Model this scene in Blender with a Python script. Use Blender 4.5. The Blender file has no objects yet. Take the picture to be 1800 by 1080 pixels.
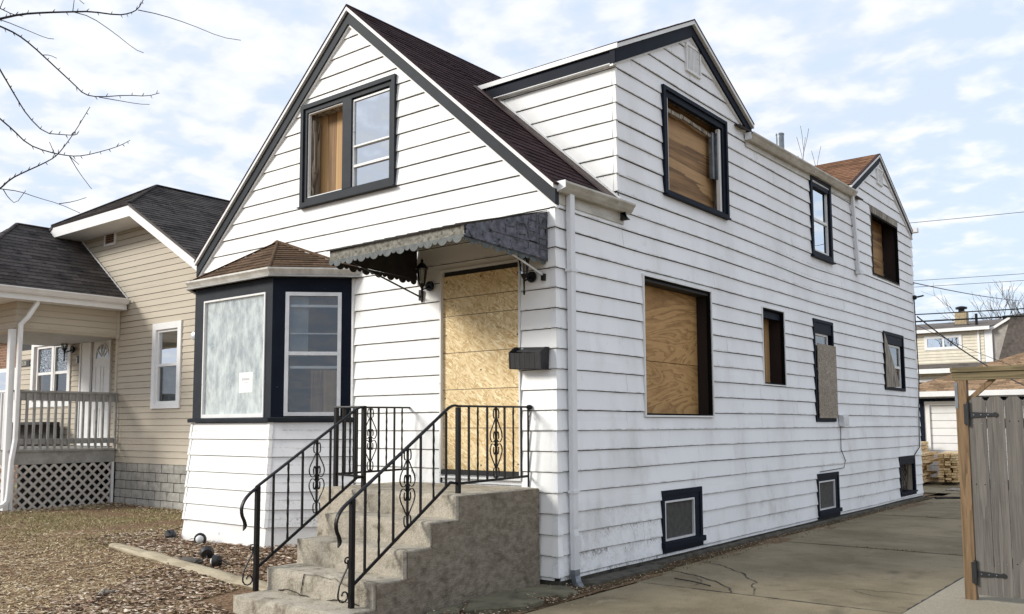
import bpy, math, random
import numpy as np
from mathutils import Vector, Matrix, noise as mnoise
random.seed(7)
S = bpy.context.scene
COL = S.collection
# ---------------------------------------------------------------- camera
cam_d = bpy.data.cameras.new("camera"); cam = bpy.data.objects.new("camera", cam_d); COL.objects.link(cam)
CAM = Vector((5.23524387,-7.34137964,1.6))
_r, _u, _f = Vector((0.78065227,0.62495163,-0.00418276)), Vector((0.05952826,-0.06769346,0.9959287)), Vector((-0.62212412,0.777723,0.09004734))
cam.matrix_world = Matrix(((_r.x,_u.x,-_f.x,CAM.x),(_r.y,_u.y,-_f.y,CAM.y),(_r.z,_u.z,-_f.z,CAM.z),(0,0,0,1)))
cam_d.sensor_width = 36; cam_d.sensor_fit = 'HORIZONTAL'; cam_d.lens = 1576.5388*36/1800
cam_d.shift_x = (900-890.2591)/1800; cam_d.shift_y = (605.7550-540)/1800
cam_d.clip_start = .05; cam_d.clip_end = 2000
S.camera = cam
# ---------------------------------------------------------------- sun, sky, exposure
SUN = Vector((-.58, -.68, .47)).normalized()
el = math.asin(SUN.z); az = math.atan2(SUN.x, SUN.y)
w = bpy.data.worlds.new("World"); S.world = w; w.use_nodes = True
nt = w.node_tree; nt.nodes.clear(); N = nt.nodes.new; K = nt.links.new
out = N('ShaderNodeOutputWorld'); bg = N('ShaderNodeBackground'); bg.inputs['Strength'].default_value = .10
K(bg.outputs[0], out.inputs[0])
sky = N('ShaderNodeTexSky'); sky.sky_type = 'NISHITA'; sky.sun_disc = False
sky.sun_elevation = el; sky.sun_rotation = az; sky.air_density = 1.0; sky.dust_density = 1.2
tc = N('ShaderNodeTexCoord'); sp = N('ShaderNodeSeparateXYZ'); K(tc.outputs['Generated'], sp.inputs[0])
def wm(op, a, b=None, clamp=False):
    n = N('ShaderNodeMath'); n.operation = op; n.use_clamp = clamp
    for i, v in enumerate((a, b)):
        if v is None: continue
        if isinstance(v, (int, float)): n.inputs[i].default_value = v
        else: K(v, n.inputs[i])
    return n.outputs[0]
zz = wm('ADD', wm('MAXIMUM', sp.outputs['Z'], 0.0), .16)
cx_ = wm('DIVIDE', sp.outputs['X'], zz); cy_ = wm('DIVIDE', sp.outputs['Y'], zz)
cb = N('ShaderNodeCombineXYZ'); K(cx_, cb.inputs[0]); K(cy_, cb.inputs[1])
n1 = N('ShaderNodeTexNoise'); n1.inputs['Scale'].default_value = 8.5; n1.inputs['Detail'].default_value = 4; n1.inputs['Roughness'].default_value = .5; n1.inputs['Distortion'].default_value = .15
K(cb.outputs[0], n1.inputs['Vector'])
n2 = N('ShaderNodeTexNoise'); n2.inputs['Scale'].default_value = .55; n2.inputs['Detail'].default_value = 3
K(cb.outputs[0], n2.inputs['Vector'])
# clear air low in the east: less cloud there
dv = N('ShaderNodeVectorMath'); dv.operation = 'DOT_PRODUCT'; K(tc.outputs['Generated'], dv.inputs[0]); dv.inputs[1].default_value = Vector((.06, .985, .12)).normalized()
mr = N('ShaderNodeMapRange'); mr.inputs['From Min'].default_value = .90; mr.inputs['From Max'].default_value = .995; mr.inputs['To Min'].default_value = 0; mr.inputs['To Max'].default_value = .22
K(dv.outputs['Value'], mr.inputs['Value'])
s1_ = wm('ADD', wm('MULTIPLY', n1.outputs['Fac'], .95), wm('MULTIPLY', n2.outputs['Fac'], .28))
s2_ = wm('SUBTRACT', s1_, mr.outputs[0])
cr = N('ShaderNodeMapRange'); cr.interpolation_type = 'SMOOTHSTEP'; cr.inputs['From Min'].default_value = .42; cr.inputs['From Max'].default_value = .67; cr.inputs['To Min'].default_value = .46; cr.inputs['To Max'].default_value = 1.0
K(s2_, cr.inputs['Value'])
hs = N('ShaderNodeHueSaturation'); hs.inputs['Saturation'].default_value = .75; hs.inputs['Value'].default_value = 1.35; K(sky.outputs[0], hs.inputs['Color'])
# horizon veil: thin cloud pales the lower sky
vm = N('ShaderNodeMix'); vm.data_type = 'RGBA'; vm.inputs[0].default_value = .75; K(hs.outputs[0], vm.inputs[6]); vm.inputs[7].default_value = (5.6, 7.2, 8.9, 1)
cc = N('ShaderNodeMix'); cc.data_type = 'RGBA'; cc.inputs[6].default_value = (6.7, 7.2, 8.4, 1); cc.inputs[7].default_value = (8.2, 8.45, 8.8, 1)
n3 = N('ShaderNodeMapRange'); n3.inputs['From Min'].default_value = .56; n3.inputs['From Max'].default_value = .76; K(s1_, n3.inputs['Value']); K(n3.outputs[0], cc.inputs[0])
mx = N('ShaderNodeMix'); mx.data_type = 'RGBA'; K(cr.outputs[0], mx.inputs[0]); K(vm.outputs[2], mx.inputs[6]); K(cc.outputs[2], mx.inputs[7])
K(mx.outputs[2], bg.inputs['Color'])
sd = bpy.data.lights.new("sun", 'SUN'); sd.energy = 2.9; sd.angle = math.radians(16); sd.color = (1, .955, .88)
so = bpy.data.objects.new("sun", sd); COL.objects.link(so); so.rotation_euler = (-SUN).to_track_quat('-Z', 'Y').to_euler(); so.location = (-8, -8, 14)
S.view_settings.view_transform = 'Standard'; S.view_settings.look = 'None'; S.view_settings.gamma = 1; S.view_settings.exposure = .32
S.view_settings.use_curve_mapping = False
S.render.engine = 'CYCLES'

# ---------------------------------------------------------------- materials
def srgb(h):
    h = h.lstrip('#'); c = [int(h[i:i+2], 16)/255 for i in (0, 2, 4)]
    return tuple(((x+.055)/1.055)**2.4 if x > .04045 else x/12.92 for x in c)+(1,)
class G:
    """small node-graph helper"""
    def __init__(s, name):
        s.m = bpy.data.materials.new(name); s.m.use_nodes = True; s.t = s.m.node_tree
        s.b = s.t.nodes['Principled BSDF']; s.o = s.t.nodes['Material Output']
        s.co = s.n('ShaderNodeTexCoord').outputs['Object']
    def n(s, k, **kw):
        x = s.t.nodes.new(k)
        for a, v in kw.items(): setattr(x, a, v)
        return x
    def l(s, a, b): s.t.links.new(a, b)
    def set(s, i, v):
        if isinstance(v, (int, float)): i.default_value = v
        elif isinstance(v, (tuple, list)): i.default_value = v if len(v) == 4 or i.type == 'VECTOR' else tuple(v)+(1,)
        else: s.l(v, i)
    def map(s, scale=(1,1,1), rot=(0,0,0), vec=None):
        x = s.n('ShaderNodeMapping'); x.inputs['Scale'].default_value = scale; x.inputs['Rotation'].default_value = rot
        s.l(vec or s.co, x.inputs['Vector']); return x.outputs[0]
    def noise(s, scale, detail=5, rough=.55, vec=None, dist=0):
        x = s.n('ShaderNodeTexNoise'); x.inputs['Scale'].default_value = scale; x.inputs['Detail'].default_value = detail
        x.inputs['Roughness'].default_value = rough; x.inputs['Distortion'].default_value = dist
        s.l(vec or s.co, x.inputs['Vector']); return x.outputs['Fac']
    def math(s, op, a, b=0., c=None, clamp=False):
        x = s.n('ShaderNodeMath', operation=op, use_clamp=clamp); s.set(x.inputs[0], a); s.set(x.inputs[1], b)
        if c is not None: s.set(x.inputs[2], c)
        return x.outputs[0]
    def mr(s, v, a, b, c=0., d=1.):
        x = s.n('ShaderNodeMapRange', interpolation_type='SMOOTHSTEP')
        for i, q in zip(('From Min','From Max','To Min','To Max'), (a,b,c,d)): x.inputs[i].default_value = q
        s.l(v, x.inputs['Value']); return x.outputs[0]
    def mix(s, f, a, b, mode='MIX'):
        x = s.n('ShaderNodeMix', data_type='RGBA', blend_type=mode); s.set(x.inputs[0], f); s.set(x.inputs[6], a); s.set(x.inputs[7], b)
        return x.outputs[2]
    def ramp(s, f, stops):
        x = s.n('ShaderNodeValToRGB'); e = x.color_ramp.elements
        while len(e) < len(stops): e.new(.5)
        for i, (p, c) in enumerate(stops): e[i].position = p; e[i].color = c
        s.l(f, x.inputs[0]); return x.outputs[0]
    def rnd(s):
        a = s.n('ShaderNodeNewGeometry').outputs['Random Per Island']; b = s.n('ShaderNodeObjectInfo').outputs['Random']
        return s.math('FRACT', s.math('ADD', a, b))
    def xyz(s):
        x = s.n('ShaderNodeSeparateXYZ'); s.l(s.co, x.inputs[0]); return x.outputs
    def bump(s, h, st=.3, d=.01):
        x = s.n('ShaderNodeBump'); x.inputs['Strength'].default_value = st; x.inputs['Distance'].default_value = d
        s.l(h, x.inputs['Height']); s.l(x.outputs[0], s.b.inputs['Normal'])
    def fin(s, col, rough=.7, metal=0, spec=None):
        s.set(s.b.inputs['Base Color'], col); s.set(s.b.inputs['Roughness'], rough); s.b.inputs['Metallic'].default_value = metal
        if spec is not None: s.b.inputs['Specular IOR Level'].default_value = spec
        return s.m
def generic(name, a, b, scale=6, stretch=(1,1,1), rough=.7, bump=.15, bs=40, rnd=.2, metal=0, dirt=None, dist=0, spec=None):
    """two tones mixed by noise, per-piece brightness, optional blotchy dirt (colour, scale, lo, hi)"""
    g = G(name); v = g.map(stretch)
    c = g.mix(g.mr(g.noise(scale, 6, .6, v, dist), .3, .7), a, b)
    if rnd:
        c = g.mix(1., c, g.ramp(g.rnd(), [(0, (1-rnd,)*3+(1,)), (1, (1+rnd*.4,)*3+(1,))]), 'MULTIPLY')
    if dirt:
        c = g.mix(g.mr(g.noise(dirt[1], 8, .65, v), dirt[2], dirt[3]), c, dirt[0])
    if bump: g.bump(g.noise(bs, 5, .6, v), bump, .01)
    return g.fin(c, rough, metal, spec)

def siding_mat(name, base, grime, side=False, mildew=False):
    g = G(name); x, y, z = g.xyz()[:3]
    # broad weathering, faint vertical runs, patchy grime with painted lap shadow at course edges
    v = g.map((1, 1, .6))
    c = g.mix(g.mr(g.noise(1.1, 6, .6, v), .40, .75, 0, .22 if side or mildew else .12), base, grime)
    c = g.mix(g.mr(g.noise(7, 7, .7, g.map((1.6, 1.6, .5))), .58, .85, 0, .28 if mildew else .15), c, grime)
    c = g.mix(1., c, g.ramp(g.rnd(), [(0, (.955,.955,.955,1)), (1, (1,1,1,1))]), 'MULTIPLY')
    # scuffs and small chips
    c = g.mix(g.mr(g.noise(26, 4, .5), .72, .76, 0, .3), c, srgb('#77736a'))
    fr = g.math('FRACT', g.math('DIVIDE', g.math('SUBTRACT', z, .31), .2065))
    low = g.math('MULTIPLY', g.mr(fr, .0, .10, 1, 0), g.mr(g.noise(5, 6, .7), .40, .62))  # shadow line of the lap painted along the bottom edge, broken like grime
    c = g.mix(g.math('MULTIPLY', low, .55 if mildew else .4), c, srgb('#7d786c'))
    up = g.math('MULTIPLY', g.mr(fr, .84, 1.0, 0, 1), g.mr(g.noise(3, 7, .7), .48, .68))  # painted shadow band just below the lap above, patchy like grime
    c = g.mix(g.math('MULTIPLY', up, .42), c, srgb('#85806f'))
    c = g.mix(g.mr(g.noise(2.6, 8, .75, g.map((1, 1, 1), (.3, .2, .1))), .60, .74, 0, .30), c, srgb('#9b978b'))
    if mildew:
        m = g.math('MULTIPLY', g.mr(z, .15, .95, 1, 0), g.math('ADD', g.mr(y, 1.6, 2.6, 1, 0), g.math('MULTIPLY', g.mr(g.noise(.5, 2), .48, .6), .55)), clamp=True)
        sp_ = g.mr(g.math('ADD', g.noise(70, 5, .7, g.map((1, 1, .55))), g.math('MULTIPLY', g.noise(5, 3, .6), .5)), .78, .90)
        sp_ = g.math('MULTIPLY', sp_, g.math('ADD', .18, g.math('MULTIPLY', g.mr(fr, .45, 1.0), .82)))
        c = g.mix(g.math('MULTIPLY', g.math('MULTIPLY', sp_, m), .95, clamp=True), c, srgb('#3b3a34'))
        c = g.mix(g.math('MULTIPLY', g.math('MULTIPLY', m, g.mr(g.noise(9, 6, .7), .42, .7)), .30), c, srgb('#8c887c'))
        run = g.mr(g.noise(2.2, 6, .65, g.map((1, 1.0, .55))), .52, .74, 0, .28)
        c = g.mix(g.math('MULTIPLY', run, g.mr(z, 0, 4.5, 1, .35)), c, srgb('#9a958a'))
    g.bump(g.noise(30, 4, .6, g.map((.25, .25, 3) )), .12, .004)
    return g.fin(c, .55, spec=.3)
def wood_mat(name, stops, axis='z', scale=1.0, rough=.75, rings=6., st_=.09, dist=1.2, bw=.55):
    """flat-sawn / rotary-cut grain running along axis"""
    g = G(name)
    st = {'z': (1,1,st_), 'x': (st_,1,1), 'y': (1,st_,1)}[axis]
    v = g.map(tuple(scale*q for q in st))
    r = g.math('MULTIPLY', g.rnd(), 13.)
    cbx = g.n('ShaderNodeVectorMath', operation='ADD'); g.l(v, cbx.inputs[0]); g.l(r, cbx.inputs[1])
    h = g.noise(2.4, 4, .5, cbx.outputs[0], dist)
    bands = g.math('FRACT', g.math('MULTIPLY', h, rings*2))
    bands = g.mr(bands, .0, .75)
    fine = g.noise(38, 4, .6, cbx.outputs[0])
    f = g.math('ADD', g.math('MULTIPLY', bands, bw), g.math('MULTIPLY', fine, 1-bw))
    c = g.ramp(f, [(i/(len(stops)-1)*.8+.1, q) for i, q in enumerate(stops)])
    c = g.mix(g.mr(g.noise(1.3, 4, .6), .5, .8, 0, .4), c, stops[0])
    g.bump(f, .25, .004)
    return g.fin(c, rough)
def osb_mat(name, cols, printlines=False):
    g = G(name); f = None
    col = None
    for i, (rot, sc) in enumerate([(.4, 34), (1.35, 40), (2.4, 30), (-.5, 52)]):
        v = g.map((1, 1, 1), (0, rot, 0)); v = g.map((.35, 1, 1.3), (0,0,0), v)
        x = g.n('ShaderNodeTexVoronoi'); x.inputs['Scale'].default_value = sc; x.inputs['Randomness'].default_value = 1; g.l(v, x.inputs['Vector'])
        s_ = g.n('ShaderNodeSeparateColor'); g.l(x.outputs['Color'], s_.inputs[0])
        c = g.ramp(s_.outputs[i % 3], [(0, cols[0]), (.35, cols[1]), (.75, cols[2]), (1, cols[3])])
        if col is None: col, f = c, s_.outputs[0]
        else:
            k = g.mr(g.noise(11+5*i, 2, .5, v), .5, .53)
            col = g.mix(k, col, c); f = g.math('ADD', f, g.math('MULTIPLY', s_.outputs[1], .6))
    col = g.mix(g.mr(g.noise(48, 3, .6), .69, .74, 0, .7), col, cols[4])
    col = g.mix(g.mr(g.noise(1.4, 4, .6), .35, .75, 0, .35), col, cols[0])
    g.bump(f, .2, .003)
    return g.fin(col, .72)
def glass_mat(name, tint, refl, rough=.01, body=None, bodyamt=.0):
    """window pane: part mirror, part see-through, with an optional diffuse film that paints in mottled reflections"""
    g = G(name); gl = g.n('ShaderNodeBsdfGlossy'); gl.inputs['Roughness'].default_value = rough; gl.inputs['Color'].default_value = (.92,.96,1,1)
    tr = g.n('ShaderNodeBsdfTransparent'); tr.inputs['Color'].default_value = tint
    fz = g.n('ShaderNodeFresnel'); fz.inputs['IOR'].default_value = 1.5
    fac = g.math('ADD', g.math('MULTIPLY', fz.outputs[0], 1.2), refl, clamp=True)
    mxs = g.n('ShaderNodeMixShader'); g.l(fac, mxs.inputs[0]); g.l(tr.outputs[0], mxs.inputs[1]); g.l(gl.outputs[0], mxs.inputs[2])
    bp = g.n('ShaderNodeBump'); bp.inputs['Strength'].default_value = .05; bp.inputs['Distance'].default_value = .02; g.l(g.noise(2.2, 2), bp.inputs['Height']); g.l(bp.outputs[0], gl.inputs['Normal'])
    res = mxs.outputs[0]
    if body:
        df = g.n('ShaderNodeBsdfDiffuse'); df.inputs['Color'].default_value = body
        m2 = g.n('ShaderNodeMixShader'); g.l(g.mr(g.noise(5, 6, .65, g.map((1.6,1.6,.7))), .3, .7, bodyamt*.35, bodyamt), m2.inputs[0]); g.l(res, m2.inputs[1]); g.l(df.outputs[0], m2.inputs[2]); res = m2.outputs[0]
    g.l(res, g.o.inputs['Surface']); return g.m
# ---------------------------------------------------------------- mesh helpers
class Fr:
    """wall frame: s along the wall, z up, d outward"""
    def __init__(s, O, U, Nn): s.O, s.U, s.N = Vector(O), Vector(U).normalized(), Vector(Nn).normalized()
    def p(s, a, z, d=0.): v = s.O+s.U*a+s.N*d; return (v.x, v.y, v.z+z)
class MB:
    def __init__(s): s.v, s.f = [], []
    def add(s, vs, fs):
        k = len(s.v); s.v += [tuple(x) for x in vs]; s.f += [tuple(i+k for i in q) for q in fs]; return s
    def hexa(s, p):  # 8 points: bottom loop 0-3, top loop 4-7
        return s.add(p, [(3,2,1,0),(4,5,6,7),(0,1,5,4),(1,2,6,5),(2,3,7,6),(3,0,4,7)])
    def box(s, x0, x1, y0, y1, z0, z1): return s.hexa([(x0,y0,z0),(x1,y0,z0),(x1,y1,z0),(x0,y1,z0),(x0,y0,z1),(x1,y0,z1),(x1,y1,z1),(x0,y1,z1)])
    def fbox(s, F, s0, s1, z0, z1, d0, d1): return s.hexa([F.p(s0,z0,d0),F.p(s1,z0,d0),F.p(s1,z0,d1),F.p(s0,z0,d1),F.p(s0,z1,d0),F.p(s1,z1,d0),F.p(s1,z1,d1),F.p(s0,z1,d1)])
    def prism(s, A, B):  # two matching loops
        n = len(A); return s.add(list(A)+list(B), [tuple(range(n))[::-1], tuple(range(n, 2*n))]+[(i, (i+1) % n, n+(i+1) % n, n+i) for i in range(n)])
    def fpoly(s, F, pts, d0, d1): return s.prism([F.p(a, z, d0) for a, z in pts], [F.p(a, z, d1) for a, z in pts])
    def bar(s, a, b, wd, ht, up=(0,0,1)):  # square bar between points
        a, b = Vector(a), Vector(b); t = (b-a).normalized(); r = t.cross(Vector(up))
        if r.length < 1e-4: r = t.cross(Vector((1,0,0)))
        r.normalize(); u = r.cross(t); q = [(-1,-1),(1,-1),(1,1),(-1,1)]
        return s.prism([a+r*wd/2*i+u*ht/2*j for i, j in q], [b+r*wd/2*i+u*ht/2*j for i, j in q])
    def tube(s, pts, rad, n=8, flat=1., cap=True, twist=0.):
        pts = [Vector(p) for p in pts]; m = len(pts); L = []
        rr = rad if isinstance(rad, (list, tuple)) else [rad]*m
        ref = None
        for i, p in enumerate(pts):
            t = (pts[min(i+1, m-1)]-pts[max(i-1, 0)]).normalized()
            if ref is None: ref = t.cross(Vector((0,0,1)) if abs(t.z) < .95 else Vector((1,0,0))).normalized()
            else:
                ref = (ref-t*ref.dot(t)); ref = ref.normalized() if ref.length > 1e-5 else t.orthogonal().normalized()
            b = t.cross(ref); a0 = twist*i
            L.append([p+(ref*math.cos(6.28318*k/n+a0)+b*math.sin(6.28318*k/n+a0)*flat)*rr[i] for k in range(n)])
        k = len(s.v); s.v += [tuple(x) for l in L for x in l]
        for i in range(m-1):
            for j in range(n): s.f.append((k+i*n+j, k+i*n+(j+1) % n, k+(i+1)*n+(j+1) % n, k+(i+1)*n+j))
        if cap: s.f.append(tuple(k+j for j in range(n))[::-1]); s.f.append(tuple(k+(m-1)*n+j for j in range(n)))
        return s
    def lathe(s, c, prof, n=14, axis=(0,0,1)):
        ax = Vector(axis).normalized(); a = ax.orthogonal().normalized(); b = ax.cross(a); c = Vector(c); k = len(s.v); m = len(prof)
        for r, h in prof:
            for j in range(n): s.v.append(tuple(c+ax*h+(a*math.cos(6.28318*j/n)+b*math.sin(6.28318*j/n))*r))
        for i in range(m-1):
            for j in range(n): s.f.append((k+i*n+j, k+i*n+(j+1) % n, k+(i+1)*n+(j+1) % n, k+(i+1)*n+j))
        s.f.append(tuple(k+j for j in range(n))[::-1]); s.f.append(tuple(k+(m-1)*n+j for j in range(n)))
        return s
    def sweep(s, path, prof, closed=True):
        """profile (o, z) swept along a plan path with mitred corners; o is to the right of travel"""
        P = [Vector((p[0], p[1], 0)) for p in path]; zs = [p[2] if len(p) > 2 else 0 for p in path]; m = len(P); k = len(s.v); n = len(prof)
        for i in range(m):
            ds = []
            if i > 0: ds.append((P[i]-P[i-1]).normalized())
            if i < m-1: ds.append((P[i+1]-P[i]).normalized())
            ns = [Vector((d.y, -d.x, 0)) for d in ds]; q = ns[0] if len(ns) == 1 else (ns[0]+ns[1]).normalized()
            q = q/max(.3, q.dot(ns[0]))
            for o, z in prof: v = P[i]+q*o; s.v.append((v.x, v.y, z+zs[i]))
        for i in range(m-1):
            for j in range(n if closed else n-1): s.f.append((k+i*n+j, k+i*n+(j+1) % n, k+(i+1)*n+(j+1) % n, k+(i+1)*n+j))
        if closed: s.f.append(tuple(k+j for j in range(n))); s.f.append(tuple(k+(m-1)*n+j for j in range(n))[::-1])
        return s
    def build(s, name, mat, parent=None, smooth=False, **props):
        me = bpy.data.meshes.new(name)
        if parent is None:
            a = np.array(s.v); c = Vector(((a[:,0].min()+a[:,0].max())/2, (a[:,1].min()+a[:,1].max())/2, a[:,2].min()))
            vs = [(x-c.x, y-c.y, z-c.z) for x, y, z in s.v]
        else: vs = s.v; c = Vector((0,0,0))
        me.from_pydata(vs, [], s.f); me.materials.append(mat)
        if smooth: me.polygons.foreach_set('use_smooth', [True]*len(me.polygons)); me.set_sharp_from_angle(angle=math.radians(40))
        o = bpy.data.objects.new(name, me); COL.objects.link(o); o.location = c
        if parent is not None:
            o.parent = parent
            if parent.type == 'EMPTY': o.location = -parent.location
        for k, v in props.items(): o[k] = v
        return o
def thing(name, label, cat, loc=(0,0,0), group=None):
    o = bpy.data.objects.new(name, None); COL.objects.link(o); o.location = loc; o.empty_display_size = .2
    o['label'] = label; o['category'] = cat
    if group: o['group'] = group
    return o
def tag(o, label, cat, group=None):
    o['label'] = label; o['category'] = cat
    if group: o['group'] = group
    return o
def struct(o): o['kind'] = 'structure'; return o

def cells(breaks, intervals, holes):
    """bands of a wall between the break heights, cut at the holes: list of (zb, zt, [(s0b,s1b,s0t,s1t)...])"""
    out = []
    zs = sorted(set(round(b, 4) for b in breaks))
    for zb, zt in zip(zs, zs[1:]):
        if zt-zb < 1e-3: continue
        A, B = intervals(zb+1e-4), intervals(zt-1e-4); row = []
        if not A: continue
        for i, (a0, a1) in enumerate(A):
            if i < len(B) and len(A) == len(B): b0, b1 = B[i]
            else:
                inside = [q for q in B if q[0] >= a0-.02 and q[1] <= a1+.02]
                b0, b1 = inside[0] if inside else ((a0+a1)/2, (a0+a1)/2)
            segs = [(a0, a1, b0, b1)]
            for h0, h1, hz0, hz1 in holes:
                if hz0 < (zb+zt)/2 < hz1:
                    ns = []
                    for c0, c1, e0, e1 in segs:
                        m0, m1 = (c0+e0)/2, (c1+e1)/2
                        if h1 <= m0 or h0 >= m1: ns.append((c0, c1, e0, e1)); continue
                        if h0 > m0: ns.append((c0, h0, e0, h0))
                        if h1 < m1: ns.append((h1, c1, h1, e1))
                    segs = ns
            row += segs
        out.append((zb, zt, row))
    return out
def siding(F, parent, z0, z1, intervals, holes, mat, course=.2065, zref=.31, kinks=(), joints=None, sag=None, tilt=None,
           proud=.019, base=.004, slot=.008, name='siding_board', stuff=False, corner=False):
    """lapped boards, each board its own mesh, cut round the openings"""
    k0 = math.floor((z0-zref)/course+1e-6); allmb = MB(); cnt = 0
    hz = [h for q in holes for h in q[2:4]]
    for k in range(k0, int((z1-zref)/course)+2):
        cb, ct = zref+k*course, zref+(k+1)*course; lo, hi = max(cb, z0), min(ct, z1)
        if hi-lo < .01: continue
        br = [lo, hi-(slot if hi == ct else 0)]+[h for h in list(hz)+list(kinks) if lo+.002 < h < hi-slot-.002]
        C = []
        for zb, zt, row in cells(br, intervals, holes):
            for q in row:
                js = [j for j in (joints(k) if joints else []) if min(q[0], q[2])+.25 < j < max(q[1], q[3])-.25]
                a, c = q[0], q[2]
                for j in js+[None]:
                    e, g_ = (q[1], q[3]) if j is None else (j-.0025, j-.0025)
                    if e-a > .004 or g_-c > .004: C.append((zb, zt, a, e, c, g_, ))
                    if j is not None: a = c = j+.0025
        # group cells of touching bands into boards
        par = list(range(len(C)))
        def fd(i):
            while par[i] != i: i = par[i]
            return i
        for i in range(len(C)):
            for j in range(i):
                if abs(C[i][0]-C[j][1]) < 1e-3 or abs(C[j][0]-C[i][1]) < 1e-3:
                    a, b = C[i], C[j]
                    if min(max(a[3], a[5]), max(b[3], b[5]))-max(min(a[2], a[4]), min(b[2], b[4])) > .01: par[fd(i)] = fd(j)
        for root in set(fd(i) for i in range(len(C))):
            mb = MB(); wob = random.uniform(-.002, .003); wz = random.uniform(-.002, .002)
            for i, (zb, zt, a, b, c, e) in enumerate(C):
                if fd(i) != root: continue
                dd = lambda z: base+(proud+wob)*(ct-z)/course+(tilt(z) if tilt else 0)
                n = max(1, int((b-a)/.5)) if sag else 1
                pt = lambda s_, z, d: F.p(s_, z+(sag(s_, z)+wz if sag else 0), d)
                lip = abs(zb-cb) < 1e-3 or abs(zb-lo) < 1e-3
                for q in range(n):
                    t0, t1 = q/n, (q+1)/n; a0, a1, c0, c1 = a+(b-a)*t0, a+(b-a)*t1, c+(e-c)*t0, c+(e-c)*t1
                    mb.add([pt(a0, zb, dd(zb)), pt(a1, zb, dd(zb)), pt(c1, zt, dd(zt)), pt(c0, zt, dd(zt)),
                            pt(a0, zb, dd(zb)-.016), pt(a1, zb, dd(zb)-.016), pt(c1, zt, dd(zt)-.016), pt(c0, zt, dd(zt)-.016)],
                           [(0,1,2,3), (7,6,5,4)]+([(4,5,1,0)] if lip else [])+([(0,3,7,4)] if q == 0 else [])+([(1,5,6,2)] if q == n-1 else [])+[(3,2,6,7)])
            if stuff: allmb.add(mb.v, mb.f)
            else: mb.build(name, mat, parent)
            cnt += 1
    if stuff: allmb.build(name, mat, parent, kind='stuff')
    return cnt
def sheath(F, parent, z0, z1, intervals, holes, mat, kinks=(), d=-.022, name='wall'):
    mb = MB(); br = [z0, z1]+[h for q in holes for h in q[2:4] if z0 < h < z1]+[k for k in kinks if z0 < k < z1]
    zz_ = sorted(set(br)); ext = []
    for a, b in zip(zz_, zz_[1:]): ext += list(np.linspace(a, b, max(2, int((b-a)/.4)+1)))
    for zb, zt, row in cells(ext, intervals, holes):
        for a, b, c, e in row: mb.prism([F.p(a, zb, d), F.p(b, zb, d), F.p(e, zt, d), F.p(c, zt, d)], [F.p(a, zb, d-.06), F.p(b, zb, d-.06), F.p(e, zt, d-.06), F.p(c, zt, d-.06)])
    return mb.build(name, mat, parent)

def clip(poly, cut):
    """clip poly (list of 2-D) to convex polygon cut, counter-clockwise"""
    out = poly
    for i in range(len(cut)):
        a, b = cut[i], cut[(i+1) % len(cut)]; inp, out = out, []
        if not inp: return []
        sd_ = lambda p: (b[0]-a[0])*(p[1]-a[1])-(b[1]-a[1])*(p[0]-a[0])
        for j in range(len(inp)):
            p, q = inp[j], inp[(j+1) % len(inp)]; sp_, sq = sd_(p), sd_(q)
            if sp_ >= 0: out.append(p)
            if sp_*sq < 0: t = sp_/(sp_-sq); out.append((p[0]+(q[0]-p[0])*t, p[1]+(q[1]-p[1])*t))
    return out
def shingles(parent, O, U, V, poly, mat, under, wid=.31, exp_=.14, thick=.009, nind=300, slab=.012, name='shingle', cover=None, budget=None):
    """one roof plane: a deck slab and lapped shingle tabs clipped to the plane; the nearest are parts, the rest one mesh"""
    O, U, V = Vector(O), Vector(U).normalized(), Vector(V).normalized(); Nn = U.cross(V).normalized()
    if Nn.z < 0: Nn = -Nn
    P = lambda u, v, h=0: O+U*u+V*v+Nn*h
    area = sum(poly[i][0]*poly[(i+1) % len(poly)][1]-poly[(i+1) % len(poly)][0]*poly[i][1] for i in range(len(poly)))
    if area < 0: poly = poly[::-1]
    MB().prism([P(u, v, -slab) for u, v in poly], [P(u, v, 0) for u, v in poly]).build('roof_deck', under, parent)
    us, vs = [p[0] for p in poly], [p[1] for p in poly]; T = []
    r = 0; v = min(vs)
    while v < max(vs):
        off = (r % 2)*wid/2+random.uniform(-.03, .03); u = min(us)-wid+off
        while u < max(us):
            c = clip([(u+.002, v), (u+wid-.002, v), (u+wid-.002, v+exp_), (u+.002, v+exp_)], poly)
            if len(c) > 2:
                hh = thick*random.uniform(.8, 1.35); jit = random.uniform(-.004, .002)
                top = [P(a, b+(jit if b < v+.01 else 0), .001+hh*(1-(b-v)/exp_)) for a, b in c]; bot = [P(a, b, -.004) for a, b in c]
                T.append(((P(u+wid/2, v)-CAM).length, top, bot))
            u += wid
        v += exp_; r += 1
    T.sort(key=lambda t: t[0]); rest = MB(); n = nind if budget is None else min(nind, budget[0])
    for i, (dist, top, bot) in enumerate(T):
        if i < n: MB().prism(bot, top).build(name, mat, parent)
        else: rest.prism(bot, top)
    if budget is not None: budget[0] -= min(n, len(T))
    if rest.v: rest.build(name if name.endswith('s') else name+'s', mat, parent, kind='stuff')
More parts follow.
